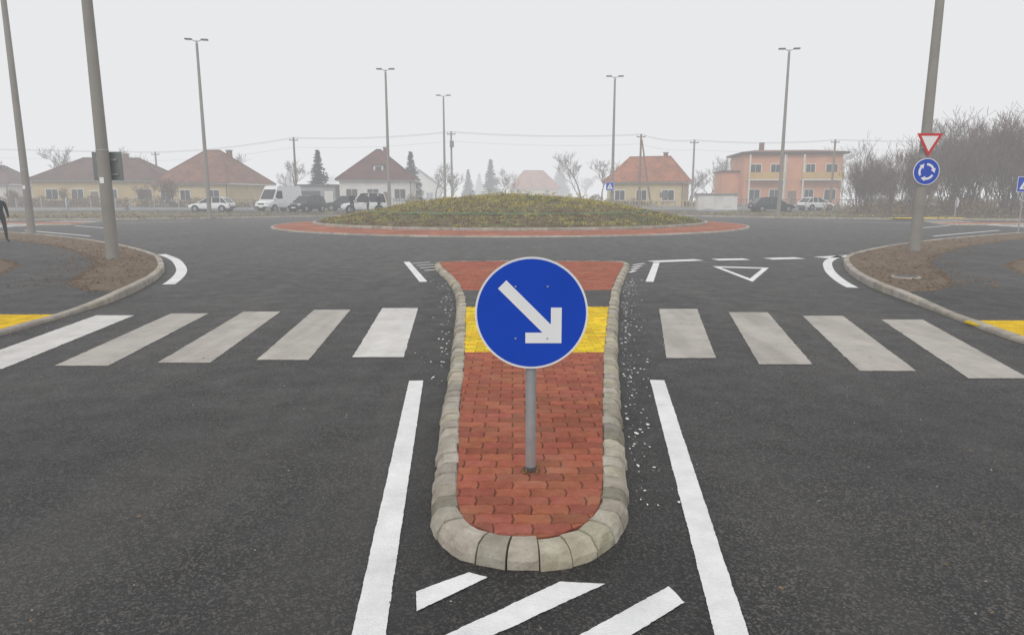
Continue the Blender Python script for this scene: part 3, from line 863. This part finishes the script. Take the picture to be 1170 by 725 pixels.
house('bungalow_house', 18.6, 94, -.32, 9.8, 9, 3.5, 6.9, 'wall_cream', 'roof_orange', 'hip', 5.4,
      [(-3.2,1.8,1.3,1.3),(-.4,1.8,1.3,1.3),(3.0,1.8,1.5,1.3)], None, [(2.0,.5,.7)], sidewins=[(-1,-2,1.8,1.2,1.2),(-1,1.5,1.8,1.2,1.2)]).done()
b = Obj('apartment_house', (39.0,100,.05), -.10)
b.box('plinth', (0,0,.25), (13.1,9.1,.6), M['wall_grey'])
b.box('walls', (0,0,3.9), (13,9,6.9), M['wall_peach'])
b.box('roof', (0,0,7.5), (14.2,10.2,.28), M['roof_brown']); b.add('roof_slopes', [(-7,-5,7.66),(7,-5,7.66),(7,5,7.66),(-7,5,7.66),(-4.0,0,8.2),(4.0,0,8.2)], [(0,1,5,4),(1,2,5),(2,3,4,5),(3,0,4)], M['roof_red'])
b.box('side_wing', (-7.7,1.2,2.6), (2.4,6,5.0), M['wall_peach']); b.box('wing_roof', (-7.7,1.2,5.2), (2.8,6.6,.2), M['roof_brown'])
for zz in (1.9, 5.3):
    for xx, ww in ((-5.0,1.5),(-2.3,1.3),(2.3,1.2),(5.1,1.5)):
        b.box('window_frames', (xx,-4.52,zz), (ww+.16,.06,1.56), M['frame'])
        b.box('window_panes', (xx-ww/4,-4.56,zz), (ww/2-.06,.04,1.35), M['glass']); b.box('window_panes', (xx+ww/4,-4.56,zz), (ww/2-.06,.04,1.35), M['glass'])
b.box('balcony_slab', (3.7,-5.1,3.9), (5.4,1.2,.18), M['frame']); b.box('balcony_parapet', (3.7,-5.68,4.45), (5.4,.08,.9), M['wall_ochre'])
b.box('balcony_slab', (-3.7,-5.1,3.9), (4.6,1.2,.18), M['frame']); b.box('balcony_parapet', (-3.7,-5.68,4.45), (4.6,.08,.9), M['wall_ochre'])
for xx in (-6.0,-1.4,1.1,6.3): b.box('balcony_columns', (xx,-5.6,3.65), (.18,.18,7.2), M['wall_white'])
b.box('door', (.1,-4.53,1.3), (1.1,.06,2.2), M['wood']); b.cyl('drain_pipe', (-.9,-4.6,.3),(-.9,-4.6,7.3),.06,.06,M['frame'],8)
b.box('chimney', (-3,1,8.5), (.6,.6,1.6), M['roof_red']); b.done()
house('distant_house', 4.5, 145, .1, 9, 8, 3.4, 7.0, 'wall_cream', 'roof_orange', 'hip', 4, [(-2,1.8,1.3,1.3),(2,1.8,1.3,1.3)]).done()
house('distant_house', -19, 140, .2, 9, 8, 3.4, 7.0, 'wall_white', 'roof_brown', 'gable_y', None, [(-2,1.8,1.3,1.3),(2,1.8,1.3,1.3)]).done()
house('distant_house', -75, 100, .1, 9, 8, 3.4, 6.0, 'wall_white', 'roof_brown', 'hip', 4, [(-2,1.8,1.3,1.3),(2,1.8,1.3,1.3)]).done()
k = Obj('utility_kiosk', (21.6,73,.1), -.12)
k.box('plinth', (0,0,.1), (4.1,1.7,.24), M['wall_grey']); k.box('walls', (0,0,.98), (4.0,1.6,1.55), M['wall_white']); k.box('roof_slab', (0,0,1.83), (4.3,1.9,.14), M['wall_grey'])
k.box('vent_panel', (1.0,-.82,1.0), (.8,.05,1.0), M['frame']); k.box('door_panel', (-.9,-.82,.95), (.9,.05,1.25), M['frame']); k.done()

def fence(name, x0, y0, x1, y1, h, mat, sp=.35, pw=.05, found=.35):
    o = Obj(name); L_ = math.hypot(x1-x0, y1-y0); n = int(L_/sp); a = math.atan2(y1-y0, x1-x0)
    mx, my = (x0+x1)/2, (y0+y1)/2
    o.box('footing', (mx,my,found/2+.05), (L_,.18,found), M['wall_grey'], rz=a)
    for z in (found+.15, h-.12): o.box('rails', (mx,my,z), (L_,.04,.05), mat, rz=a)
    for i in range(n+1):
        t = i/n; x = x0+(x1-x0)*t; y = y0+(y1-y0)*t
        if i % 8 == 0: o.box('posts', (x,y,h/2+.03), (.12,.12,h+.06), M['wall_grey'], rz=a)
        else: o.box('pickets', (x,y,(h+found)/2), (pw,.03,h-found), mat, rz=a)
    o.done()
fence('garden_fence', -78,80,-46,82,1.5,M['wood']); fence('garden_fence', -45.5,82.2,-31,83,1.4,M['darksteel'])
fence('garden_fence', -23,90,-8,91,1.5,M['darksteel']); fence('garden_fence', 12,87.5,25,86,1.3,M['wall_yellow']); fence('garden_fence', 27,89,50,88,1.4,M['darksteel'])

# ------------------------------------------------------------------ vehicles
def car(name, x, y, rot, paint, Lg=4.4, Wd=1.78, Ht=1.47, kind='hatch', base=0.113):
    o = Obj(name, (x,y,base), rot)
    h = Lg/2; w = Wd/2
    if kind == 'van':
        low = [(-h,.45,1.0,.86),(-h+.06,.40,1.25,.97),(-h+1.0,.38,1.3,1),(0,.38,1.3,1),(h-1.3,.38,1.3,1),(h-.9,.38,1.22,.99),(h-.25,.4,1.02,.94),(h-.05,.42,.85,.86),(h,.5,.7,.80)]
        cab = [(-h+.04,1.28),(-h+.12,Ht),(h-1.9,Ht),(h-1.65,Ht-.06),(h-.85,1.24)]
        wb = (-h+1.0, h-.95); wr = .35
    elif kind == 'suv':
        low = [(-h,.45,.85,.86),(-h+.08,.36,1.02,.96),(-h+.8,.32,1.05,1),(0,.3,1.03,1),(h-1.35,.3,1.03,1),(h-1.1,.32,1.0,.99),(h-.35,.34,.90,.93),(h-.06,.4,.78,.84),(h,.48,.68,.76)]
        cab = [(-h+.10,1.0),(-h+.32,Ht-.08),(-h+.8,Ht),(h-2.0,Ht),(h-1.8,Ht-.05),(h-1.15,1.0)]
        wb = (-h+.82, h-.85); wr = .36
    else:
        low = [(-h,.42,.75,.84),(-h+.08,.34,.90,.94),(-h+.7,.28,.94,1),(0,.26,.92,1),(h-1.45,.26,.92,1),(h-1.2,.28,.90,.99),(h-.4,.30,.78,.93),(h-.06,.36,.66,.84),(h,.44,.58,.76)]
        cab = [(-h+.22,.90),(-h+.75,Ht-.08),(-h+1.2,Ht),(h-2.25,Ht),(h-2.0,Ht-.05),(h-1.15,.90)]
        wb = (-h+.8, h-.85); wr = .32
    vs = []; fs = []; ns = 10
    for (px, zb, zt, k_) in low:
        ww = w*k_; zm = zb+(zt-zb)*.5
        sec = [(-ww*.90,zb),(-ww*.985,zb+.1),(-ww,zm),(-ww*.97,zt-.08),(-ww*.86,zt),(ww*.86,zt),(ww*.97,zt-.08),(ww,zm),(ww*.985,zb+.1),(ww*.90,zb)]
        vs += [(px,a,b_) for a, b_ in sec]
    for i in range(len(low)-1):
        for j in range(ns): fs.append((i*ns+j, (i+1)*ns+j, (i+1)*ns+(j+1) % ns, i*ns+(j+1) % ns))
    fs += [tuple(range(ns)), tuple(reversed(range((len(low)-1)*ns, len(low)*ns)))]
    o.add('body', vs, fs, M[paint])
    zt = max(p[1] for p in cab); zb = min(p[1] for p in cab)
    def hw(z, e=0): return w*(.90-.16*(z-zb)/(zt-zb) if kind != 'van' else .95-.08*(z-zb)/(zt-zb))+e
    n = len(cab)
    vs = [(p[0],-hw(p[1]),p[1]-.02 if p[1] == zb else p[1]) for p in cab]+[(p[0],hw(p[1]),p[1]-.02 if p[1] == zb else p[1]) for p in cab]
    fs = [tuple(range(n)), tuple(reversed(range(n,2*n)))]+[(i, i+n, (i+1)%n+n, (i+1)%n) for i in range(n)]
    gm = 'glasscar' if kind != 'van' else paint
    o.add('windows' if kind != 'van' else 'cargo_body', vs, fs, M[gm])
    rp = [p for p in cab if p[1] > zb+.6*(zt-zb)]
    vs = []
    for e in (.004, .03):
        for p in rp: vs += [(p[0],-hw(p[1])-.012,p[1]+e),(p[0],hw(p[1])+.012,p[1]+e)]
    m_ = len(rp); fs = []
    for i in range(m_-1):
        for off in (0, 2*m_):
            fs.append((off+2*i, off+2*i+1, off+2*i+3, off+2*i+2))
    for i in range(m_-1):
        for s_ in (0,1): fs.append((2*i+s_, 2*i+2+s_, 2*m_+2*i+2+s_, 2*m_+2*i+s_))
    fs.append((0,1,2*m_+1,2*m_)); fs.append((2*m_-2,2*m_-1,4*m_-1,4*m_-2))
    o.add('roof_panel', vs, fs, M[paint])
    def pil(a, b_, r=.035):
        for s_ in (-1,1): o.cyl('pillars', (a[0], s_*hw(a[1],.0), a[1]), (b_[0], s_*hw(b_[1],.0), b_[1]), r, r*.8, M[paint], 6)
    pil(cab[0], cab[1]); pil(cab[-1], cab[-2]); 
    if kind == 'van':
        a, c_ = Vector((cab[-1][0]+.02, zb+.06)), Vector((cab[-2][0]+.02, cab[-2][1]-.3))
        f_ = (c_.y-a.y)/(cab[-2][1]-cab[-1][1]); cx_ = cab[-1][0]+(cab[-2][0]-cab[-1][0])*(f_+.05)+.03
        o.add('windscreen', [(a.x+.0,-hw(a.y,-.1),a.y+.01),(a.x+.0,hw(a.y,-.1),a.y+.01),(cx_,hw(c_.y,-.1),c_.y+.01),(cx_,-hw(c_.y,-.1),c_.y+.01)], [(0,1,2,3)], M['glasscar'])
        for s_ in (-1,1):
            p = [(h-1.12,1.34),(h-1.5,Ht-.5),(h-2.2,Ht-.5),(h-2.2,1.34)]
            o.add('side_windows', [(q[0], s_*(hw(q[1])+.012), q[1]) for q in p], [(0,1,2,3)], M['glasscar'])
    else:
        for xx in ((cab[0][0]+cab[-1][0])/2+.05, cab[0][0]+.75):
            pil((xx,zb),(xx-.05 if xx > 0 else xx+.05,zt-.02),.04)
    for px in wb:
        for s_ in (-1,1):
            o.cyl('wheel_arches', (px,s_*(w-.26),wr),(px,s_*(w+.004),wr),wr+.075,wr+.075,M['rubber'],24)
            o.cyl('tyres', (px,s_*(w-.24),wr),(px,s_*(w+.018),wr),wr,wr,M['rubber'],24)
            o.cyl('rims', (px,s_*(w-.05),wr),(px,s_*(w+.026),wr),wr*.62,wr*.56,M['rim'],16)
            o.cyl('hubs', (px,s_*(w),wr),(px,s_*(w+.034),wr),.06,.05,M['darksteel'],8)
    zl_ = low[-3][2]-.12
    for s_ in (-1,1):
        o.box('headlights', (h-.12,s_*w*.66,zl_-.02), (.18,.34,.15), M['lamp'], .03)
        o.box('tail_lights', (-h+.06,s_*w*.78,low[1][2]-.18), (.10,.22,.22), M['red_l'], .02)
        o.box('mirrors', (cab[-1][0]-.25,s_*(w+.08),zb+.1), (.14,.18,.13), M[paint], .03)
        o.box('door_handles', (.1,s_*(w*.985+.012),zb-.16), (.16,.03,.03), M['darksteel'])
    o.box('grille', (h-.03,0,zl_-.1), (.08,w*.8,.16), M['rubber'], .02)
    o.box('bumper', (h-.03,0,.46), (.12,w*1.55,.16), M['rubber'], .03); o.box('bumper', (-h+.03,0,.5), (.12,w*1.6,.16), M['rubber'], .03)
    o.box('number_plates', (h+.04,0,.48), (.02,.5,.11), M['plate']); o.box('number_plates', (-h-.04,0,.62), (.02,.5,.11), M['plate'])
    return o.done()
PI = math.pi
car('parked_car', -31.3, 72, PI-.06, 'carwhite', 4.5)
car('delivery_van', -25.0, 74, -PI/2-.42, 'carwhite', 5.2, 2.0, 2.65, 'van')
car('parked_car', -20.8, 70, -PI/2-.35, 'carblack', 4.3, kind='suv', Ht=1.62)
car('parked_car', -14.0, 65.3, PI+.25, 'carwhite', 4.3, 1.8, 1.85, 'suv')
car('parked_car', 26.9, 71.5, .12, 'cargrey', 4.5)
car('parked_car', 35.0, 79.5, .3, 'carwhite', 4.1)
car('parked_car', -18.4, 76, PI+.1, 'cargrey', 4.4, kind='suv', Ht=1.6)
sheet('parking_asphalt', [(-52,68.5),(-30,66.5),(-16,63.2),(-8,64.2),(-8,90),(-30,84),(-52,80)], M['path'], z=.110)
sheet('parking_asphalt', [(8,72),(60,68.5),(60,80),(34,83),(8,80)], M['path'], z=.110)

# ------------------------------------------------------------------ people
def person(name, x, y, base, rot, coat, H=1.75, step=.12, armf=.0):
    s = H/1.75
    J = {'pel':(0,0,.98,.13,.105),'bel':(0,0,1.10,.135,.10),'che':(0,.0,1.30,.165,.115),'nb':(0,0,1.47,.10,.075),'nk':(0,-.01,1.53,.055,.055),'hd':(0,-.02,1.63,.082,.095),'ht':(0,-.01,1.70,.07,.085)}
    E = [('pel','bel'),('bel','che'),('che','nb'),('nb','nk'),('nk','hd'),('hd','ht')]
    for sd, sg in (('l',-1),('r',1)):
        f = step*sg
        J.update({sd+'hip':(sg*.095,0,.90,.095,.095), sd+'kn':(sg*.11,-f*.5-.02,.50,.062,.065), sd+'an':(sg*.115,-f,.11,.043,.045), sd+'to':(sg*.135,-f-.16,.045,.042,.035),
                  sd+'sh':(sg*.185,0,1.43,.068,.065), sd+'el':(sg*.255,.02-armf*.1,1.13,.048,.048), sd+'wr':(sg*.245,-.08-armf*.2,.90+armf*.25,.034,.034), sd+'hn':(sg*.235,-.12-armf*.25,.83+armf*.25,.036,.028)})
        E += [('pel',sd+'hip'),(sd+'hip',sd+'kn'),(sd+'kn',sd+'an'),(sd+'an',sd+'to'),('nb',sd+'sh'),(sd+'sh',sd+'el'),(sd+'el',sd+'wr'),(sd+'wr',sd+'hn')]
    keys = list(J); me = bpy.data.meshes.new('body_base')
    me.from_pydata([Vector(J[k_][:3])*s for k_ in keys], [(keys.index(a), keys.index(b_)) for a, b_ in E], [])
    tmp = bpy.data.objects.new('tmp_body', me); COL.objects.link(tmp)
    tmp.modifiers.new('Skin', 'SKIN')
    for i, k_ in enumerate(keys):
        sv = me.skin_vertices[0].data[i]; sv.radius = (J[k_][3]*s, J[k_][4]*s); sv.use_root = (k_ == 'pel')
    tmp.modifiers.new('Sub', 'SUBSURF').levels = 2
    bpy.context.view_layer.update()
    dg = bpy.context.evaluated_depsgraph_get(); dg.update()
    m2 = bpy.data.meshes.new_from_object(tmp.evaluated_get(dg))
    bpy.data.objects.remove(tmp)
    for mm in (coat, 'trousers', 'shoes', 'skin', 'hair'): m2.materials.append(M[mm])
    for p in m2.polygons:
        c = p.center/s; p.use_smooth = True
        idx = 0
        if c.z < .09: idx = 2
        elif c.z < .86 and abs(c.x) < .21: idx = 1
        if abs(c.x) > .2 and c.z < .89+armf*.25 and c.z > .3: idx = 3
        if c.z > 1.53: idx = 3
        if c.z > 1.665 or (c.z > 1.58 and c.y > .035): idx = 4
        p.material_index = idx
    e = mkobj(name, None, loc=(x,y,base), rot=(0,0,rot))
    mkobj('body', m2, e)
    d = Obj('details')
    d.cyl('nose', (0,-.105*s,1.625*s),(0,-.135*s,1.60*s),.011*s,.016*s,M['skin'],6)
    for sg in (-1,1):
        d.box('ears', (sg*.086*s,-.01*s,1.61*s), (.016*s,.04*s,.06*s), M['skin'], .006)
        d.box('eyes', (sg*.032*s,-.108*s,1.635*s), (.022*s,.012*s,.010*s), M['hair'])
        hx, hy, hz_ = sg*.235, -.12-armf*.25, .83+armf*.25
        for q in range(4): d.cyl('fingers', ((hx+.004*sg)*s,(hy-.026+q*.018)*s,(hz_-.01)*s),((hx-.012*sg)*s,(hy-.036+q*.018)*s,(hz_-.085+abs(q-1.5)*.008)*s),.010*s,.007*s,M['skin'],6)
        d.cyl('thumbs', ((hx-.01*sg)*s,(hy-.03)*s,(hz_+.01)*s),((hx-.03*sg)*s,(hy-.062)*s,(hz_-.04)*s),.012*s,.008*s,M['skin'],6)
    d.box('mouth', (0,-.106*s,1.575*s), (.04*s,.01*s,.008*s), M['signred'])
    for k_, dd in d.parts.items(): mkobj(k_, mkmesh(k_, dd['v'], dd['f'], dd['m']), parent=e)
    return e
person('standing_person', -17.28, 23.2, .10, .9, 'coat_dark', 1.62, .10)
person('standing_person', -14.6, 63.0, .113, .4, 'coat_dark', 1.88, .05, .5)
person('standing_person', -13.2, 63.2, .113, -.9, 'coat_grey', 1.82, .05, .2)
person('standing_person', -12.3, 63.8, .113, 2.4, 'coat_dark', 1.86, .1, .0)

# ------------------------------------------------------------------ vegetation
def grow(segs, tips, p, d, ln, r, depth, rnd, up=.15, kids=3, jit=.22):
    nseg = 3; q = p; dd = d
    pts = [(q, dd)]
    for i in range(nseg):
        dd = (dd+Vector((rnd.uniform(-jit,jit),rnd.uniform(-jit,jit),rnd.uniform(-jit*.4,jit*.6)+up*.15))).normalized()
        q2 = q+dd*(ln/nseg); ra = r*(1-.18*i); rb = r*(1-.18*(i+1))
        segs.append((q,q2,ra,rb,depth)); q = q2; pts.append((q,dd))
    if depth == 0: tips.append(q); return
    for k_ in range(kids+(1 if rnd.random() < .4 else 0)):
        b_, bd = pts[rnd.choice((1,2,3,3))]
        ax = Vector((rnd.uniform(-1,1),rnd.uniform(-1,1),rnd.uniform(-.2,.6))).normalized()
        nd = (bd*.8+ax*.85+Vector((0,0,up))).normalized()
        grow(segs, tips, b_, nd, ln*rnd.uniform(.55,.78), r*.50, depth-1, rnd, up, kids, jit)
def tree_mesh(name, seed, trunk, r, depth, stems=1, lean=.0, kids=3, leaf=None, nleaf=0, rmin=.009, up=.2, mat='barkgrey', leafsize=.12):
    rnd = random.Random(seed); segs = []; tips = []
    for s_ in range(stems):
        a = rnd.uniform(0,6.28); d = Vector((math.cos(a)*lean*rnd.uniform(.4,1.2), math.sin(a)*lean*rnd.uniform(.4,1.2), 1)).normalized()
        p = Vector((rnd.uniform(-.3,.3)*(stems > 1), rnd.uniform(-.3,.3)*(stems > 1), 0))
        grow(segs, tips, p, d, trunk*rnd.uniform(.8,1.15), r, depth, rnd, up, kids)
    vs = []; fs = []; mi = []
    for a, b_, ra, rb, dp in segs:
        n = 7 if ra > .05 else 3
        v, f = tube(a, b_, max(ra,rmin), max(rb,rmin), n, False); o = len(vs); vs += v; fs += [tuple(i+o for i in q) for q in f]; mi += [0]*len(f)
    mats = [M[mat]]
    if leaf:
        mats.append(M[leaf])
        st = random.getstate(); random.seed(seed)
        ends = [s_[1] for s_ in segs if s_[4] <= 1]
        for k_ in range(nleaf):
            t = random.choice(ends); leaves(vs, fs, mi, t.x, t.y, t.z-.2, .4, .3, 1, 1, leafsize)
        random.setstate(st)
    return mkmesh(name, vs, fs, mats, mi)
bushes = [tree_mesh('thicket_bush_%d' % i, 10+i, 2.7, .06, 4, stems=5, lean=.45, kids=3, rmin=.011, up=.25) for i in range(4)]
e = mkobj('bare_thicket', None)
for i in range(130):
    x = 30.6+ (R()**.9)*50; y = U(55,68)+(x-30)*.05
    sc = .56+.62*min(1,max(0,(x-29)/14))+U(-.18,.12)
    mkobj('bush', random.choice(bushes), e, (x,y,.05), (0,0,U(0,6.28)), (sc*1.0,sc*1.0,sc*1.08))
v_, f_, m_ = [], [], []
for k_ in range(520):
    x = U(29.5,80); y = U(54,68); leaves(v_, f_, m_, x, y, .1, U(.5,1.4), U(.5,.9), 24, random.choice((0,0,0,1,2)), .16)
mkobj('undergrowth', mkmesh('undergrowth', v_, f_, [M['leaf_brown'],M['leaf_green'],M['leaf_rust']], m_), e)
bt = [tree_mesh('bare_tree_mesh_%d' % i, 40+i, 2.9, .16, 5, stems=1, kids=3, rmin=.014, up=.18, mat='bark') for i in range(3)]
def tree(x, y, sc, i=0, name='bare_tree'): mkobj(name, bt[i], None, (x,y,.05), (0,0,U(0,6)), (sc,sc,sc))
tree(11.0,108,1.25,0); tree(14.5,112,1.15,1); tree(-66,84,1.15,2); tree(-61,80,1.0,1); tree(-73,88,1.2,0); tree(-57,104,1.3,2); tree(-70,80,1.2,1)
tree(-34,108,1.1,1); tree(30,106,.9,2); tree(54,96,1.0,0); tree(-9,104,.8,1); tree(26,102,.8,0); tree(48,92,.8,2); tree(-47,104,1.1,0)
tree(-64,100,1.3,0); tree(-44,106,1.15,2); tree(-12,108,1.0,0); tree(-1,112,.9,2); tree(34,112,1.2,1); tree(48,106,1.3,0)
rt_ = [tree_mesh('rusty_tree_mesh_%d' % i, 70+i, 1.5, .09, 3, stems=2, lean=.3, kids=4, leaf='leaf_rust', nleaf=1100, rmin=.012, mat='bark', leafsize=.13) for i in range(2)]
for x,y,sc,i in ((-41.5,84,1.25,0),(-45.5,85,.8,1),(44,86,.9,1),(48,88,1.0,0),(-54,84,.7,1),(51,84,.9,1),(-59,82,.8,0),(24.5,90,.6,1)):
    mkobj('autumn_leaf_tree', rt_[i], None, (x,y,.05), (0,0,U(0,6)), (sc,sc,sc*.95))
def conifer_mesh(name, seed, H, W):
    rnd = random.Random(seed); vs, fs = tube((0,0,0),(0,0,H*.95),.16,.02,8,False); vs = list(vs); mi = [0]*len(fs)
    z = H*.08
    while z < H:
        f = 1-z/H; n = int(7+f*9); Rr = W*f**.85
        for i in range(n):
            a = rnd.uniform(0,6.28); rr = Rr*rnd.uniform(.7,1.12); droop = rnd.uniform(.15,.4)
            k_ = max(2, int(rr/.22))
            for j in range(k_):
                t = (j+.3)/k_; p = Vector((math.cos(a)*rr*t, math.sin(a)*rr*t, z-droop*rr*t+rnd.uniform(-.06,.06)))
                for q in range(3):
                    dr = (Vector((math.cos(a),math.sin(a),-.3))+Vector((rnd.uniform(-.9,.9),rnd.uniform(-.9,.9),rnd.uniform(-.5,.5)))).normalized()
                    s_ = rnd.uniform(.22,.42); e_ = dr.cross(Vector((rnd.uniform(-1,1),rnd.uniform(-1,1),1))).normalized()*s_*.36
                    o = len(vs); vs += [p-e_, p+e_, p+dr*s_]; fs.append((o,o+1,o+2)); mi.append(1)
        z += .15+.10*f
    return mkmesh(name, vs, fs, [M['bark'],M['needle']], mi)
cm = conifer_mesh('spruce_mesh', 5, 8.5, 2.3)
for x,y,sc in ((-28.4,102,.98),(-15.4,106,.98),(-4.0,130,1.0),(-8.5,135,.8)):
    mkobj('pine_tree', cm, None, (x,y,.05), (0,0,U(0,6)), (sc*1.15,sc*1.15,sc))
def hedge(name, x0, y0, x1, y1, h, th, n, mats, size=.16):
    v_, f_, m_ = [], [], []
    for k_ in range(n):
        t = R(); x = x0+(x1-x0)*t; y = y0+(y1-y0)*t
        hh = h*(.75+.5*noise.noise(Vector((x*.5,y*.5,1.7))))
        leaves(v_, f_, m_, x, y+U(-th,th), U(0,hh), .25, .25, 5, random.randrange(len(mats)), size)
    mkobj(name, mkmesh(name, v_, f_, [M[a] for a in mats], m_))
hedge('hedge', -78,83,-47,84.5,1.8,.6,2200,['leaf_brown','leaf_rust','leaf_green'])
hedge('hedge', -46,84.5,-31,85,1.5,.5,900,['leaf_brown','leaf_rust','leaf_yellow'])
hedge('hedge', 12,90,25,89,1.2,.5,700,['leaf_green','leaf_brown'])
hedge('hedge', 41,80,60,76,1.6,.8,1500,['leaf_rust','leaf_brown','leaf_green'])
hedge('hedge', -14,92,-4,95,1.9,.6,700,['leaf_brown','leaf_green'])
hedge('hedge', 2,95,12,92,1.7,.6,600,['leaf_brown','leaf_green'])
e = mkobj('distant_treeline', None)
for i in range(70):
    x = -190+i*5.6+U(-2,2); y = U(165,215)
    sc = U(.8,1.25)
    mkobj('distant_tree', bt[i % 3] if i % 4 else cm, e, (x,y,0), (0,0,U(0,6)), (sc*1.3,sc*1.3,sc))
v_, f_, m_ = [], [], []
for k_ in range(2600):
    sx = -1 if R() < .5 else 1
    x = sx*U(9,60); y = U(48,74)
    if abs(x) < 24 and (x*x+(y-CY)**2) < 24.5**2: continue
    leaves(v_, f_, m_, x, y, .1, .05, .15, 5, random.choice((0,1,2,2)), .09)
mkobj('grass_tufts', mkmesh('grass_tufts', v_, f_, [M['leaf_green'],M['leaf_yellow'],M['leaf_brown']], m_))

# ------------------------------------------------------------------ fog, sky, sun
def glow_fogmat(name, dens, lum):
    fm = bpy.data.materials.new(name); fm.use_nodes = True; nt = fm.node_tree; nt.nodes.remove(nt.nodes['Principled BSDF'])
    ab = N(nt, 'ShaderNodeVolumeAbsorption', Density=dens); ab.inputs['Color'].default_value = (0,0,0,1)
    em = N(nt, 'ShaderNodeEmission', Strength=dens); em.inputs['Color'].default_value = (*lum, 1)  # emission stands in for daylight scattered by the mist, and lights surfaces too
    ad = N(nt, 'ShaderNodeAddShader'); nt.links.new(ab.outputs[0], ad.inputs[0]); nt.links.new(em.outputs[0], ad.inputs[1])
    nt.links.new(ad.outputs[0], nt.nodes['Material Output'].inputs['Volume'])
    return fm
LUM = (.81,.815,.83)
f = Obj('glowing_fog'); f.box('glowing_fog', (0,0,20), (1300,1300,42), glow_fogmat('thin_glowing_fog', .0034, LUM)); f.done()  # self-glowing haze over the whole scene, no scattering
f = Obj('glowing_fog'); f.box('glowing_fog', (0,380,19.5), (1290,555,40), glow_fogmat('glowing_fog_bank', .0090, LUM)); f.done()  # denser self-glowing layer that pales the far background

wd = bpy.data.worlds.new('World'); scene.world = wd; wd.use_nodes = True; nt = wd.node_tree
bg = nt.nodes['Background']
sky = N(nt, 'ShaderNodeTexSky'); sky.sky_type = 'NISHITA'; sky.sun_disc = False
sky.sun_elevation = math.radians(40); sky.sun_rotation = math.radians(200); sky.dust_density = 6
hs = N(nt, 'ShaderNodeHueSaturation'); hs.inputs['Saturation'].default_value = .1; L(nt, sky, 0, hs, 'Color')
c = mixc(nt, .93, (hs, 0), (8.45,8.5,8.65))
nt.links.new(c[0].outputs[c[1]], bg.inputs[0]); bg.inputs[1].default_value = .1
sl = bpy.data.lights.new('sun', 'SUN'); sl.energy = 1.15; sl.angle = math.radians(25); sl.color = (1,.97,.93)
so = bpy.data.objects.new('sun', sl); COL.objects.link(so); so.rotation_euler = (math.radians(50), 0, math.radians(-20))

cam = bpy.data.cameras.new('camera'); cam.sensor_width = 36; cam.lens = 23.94; cam.clip_start = .05; cam.clip_end = 2500
co = bpy.data.objects.new('camera', cam); COL.objects.link(co); co.location = (0,0,1.6); co.rotation_euler = (math.radians(80),0,0)
scene.camera = co
scene.view_settings.view_transform = 'Standard'; scene.view_settings.look = 'None'; scene.view_settings.exposure = 0
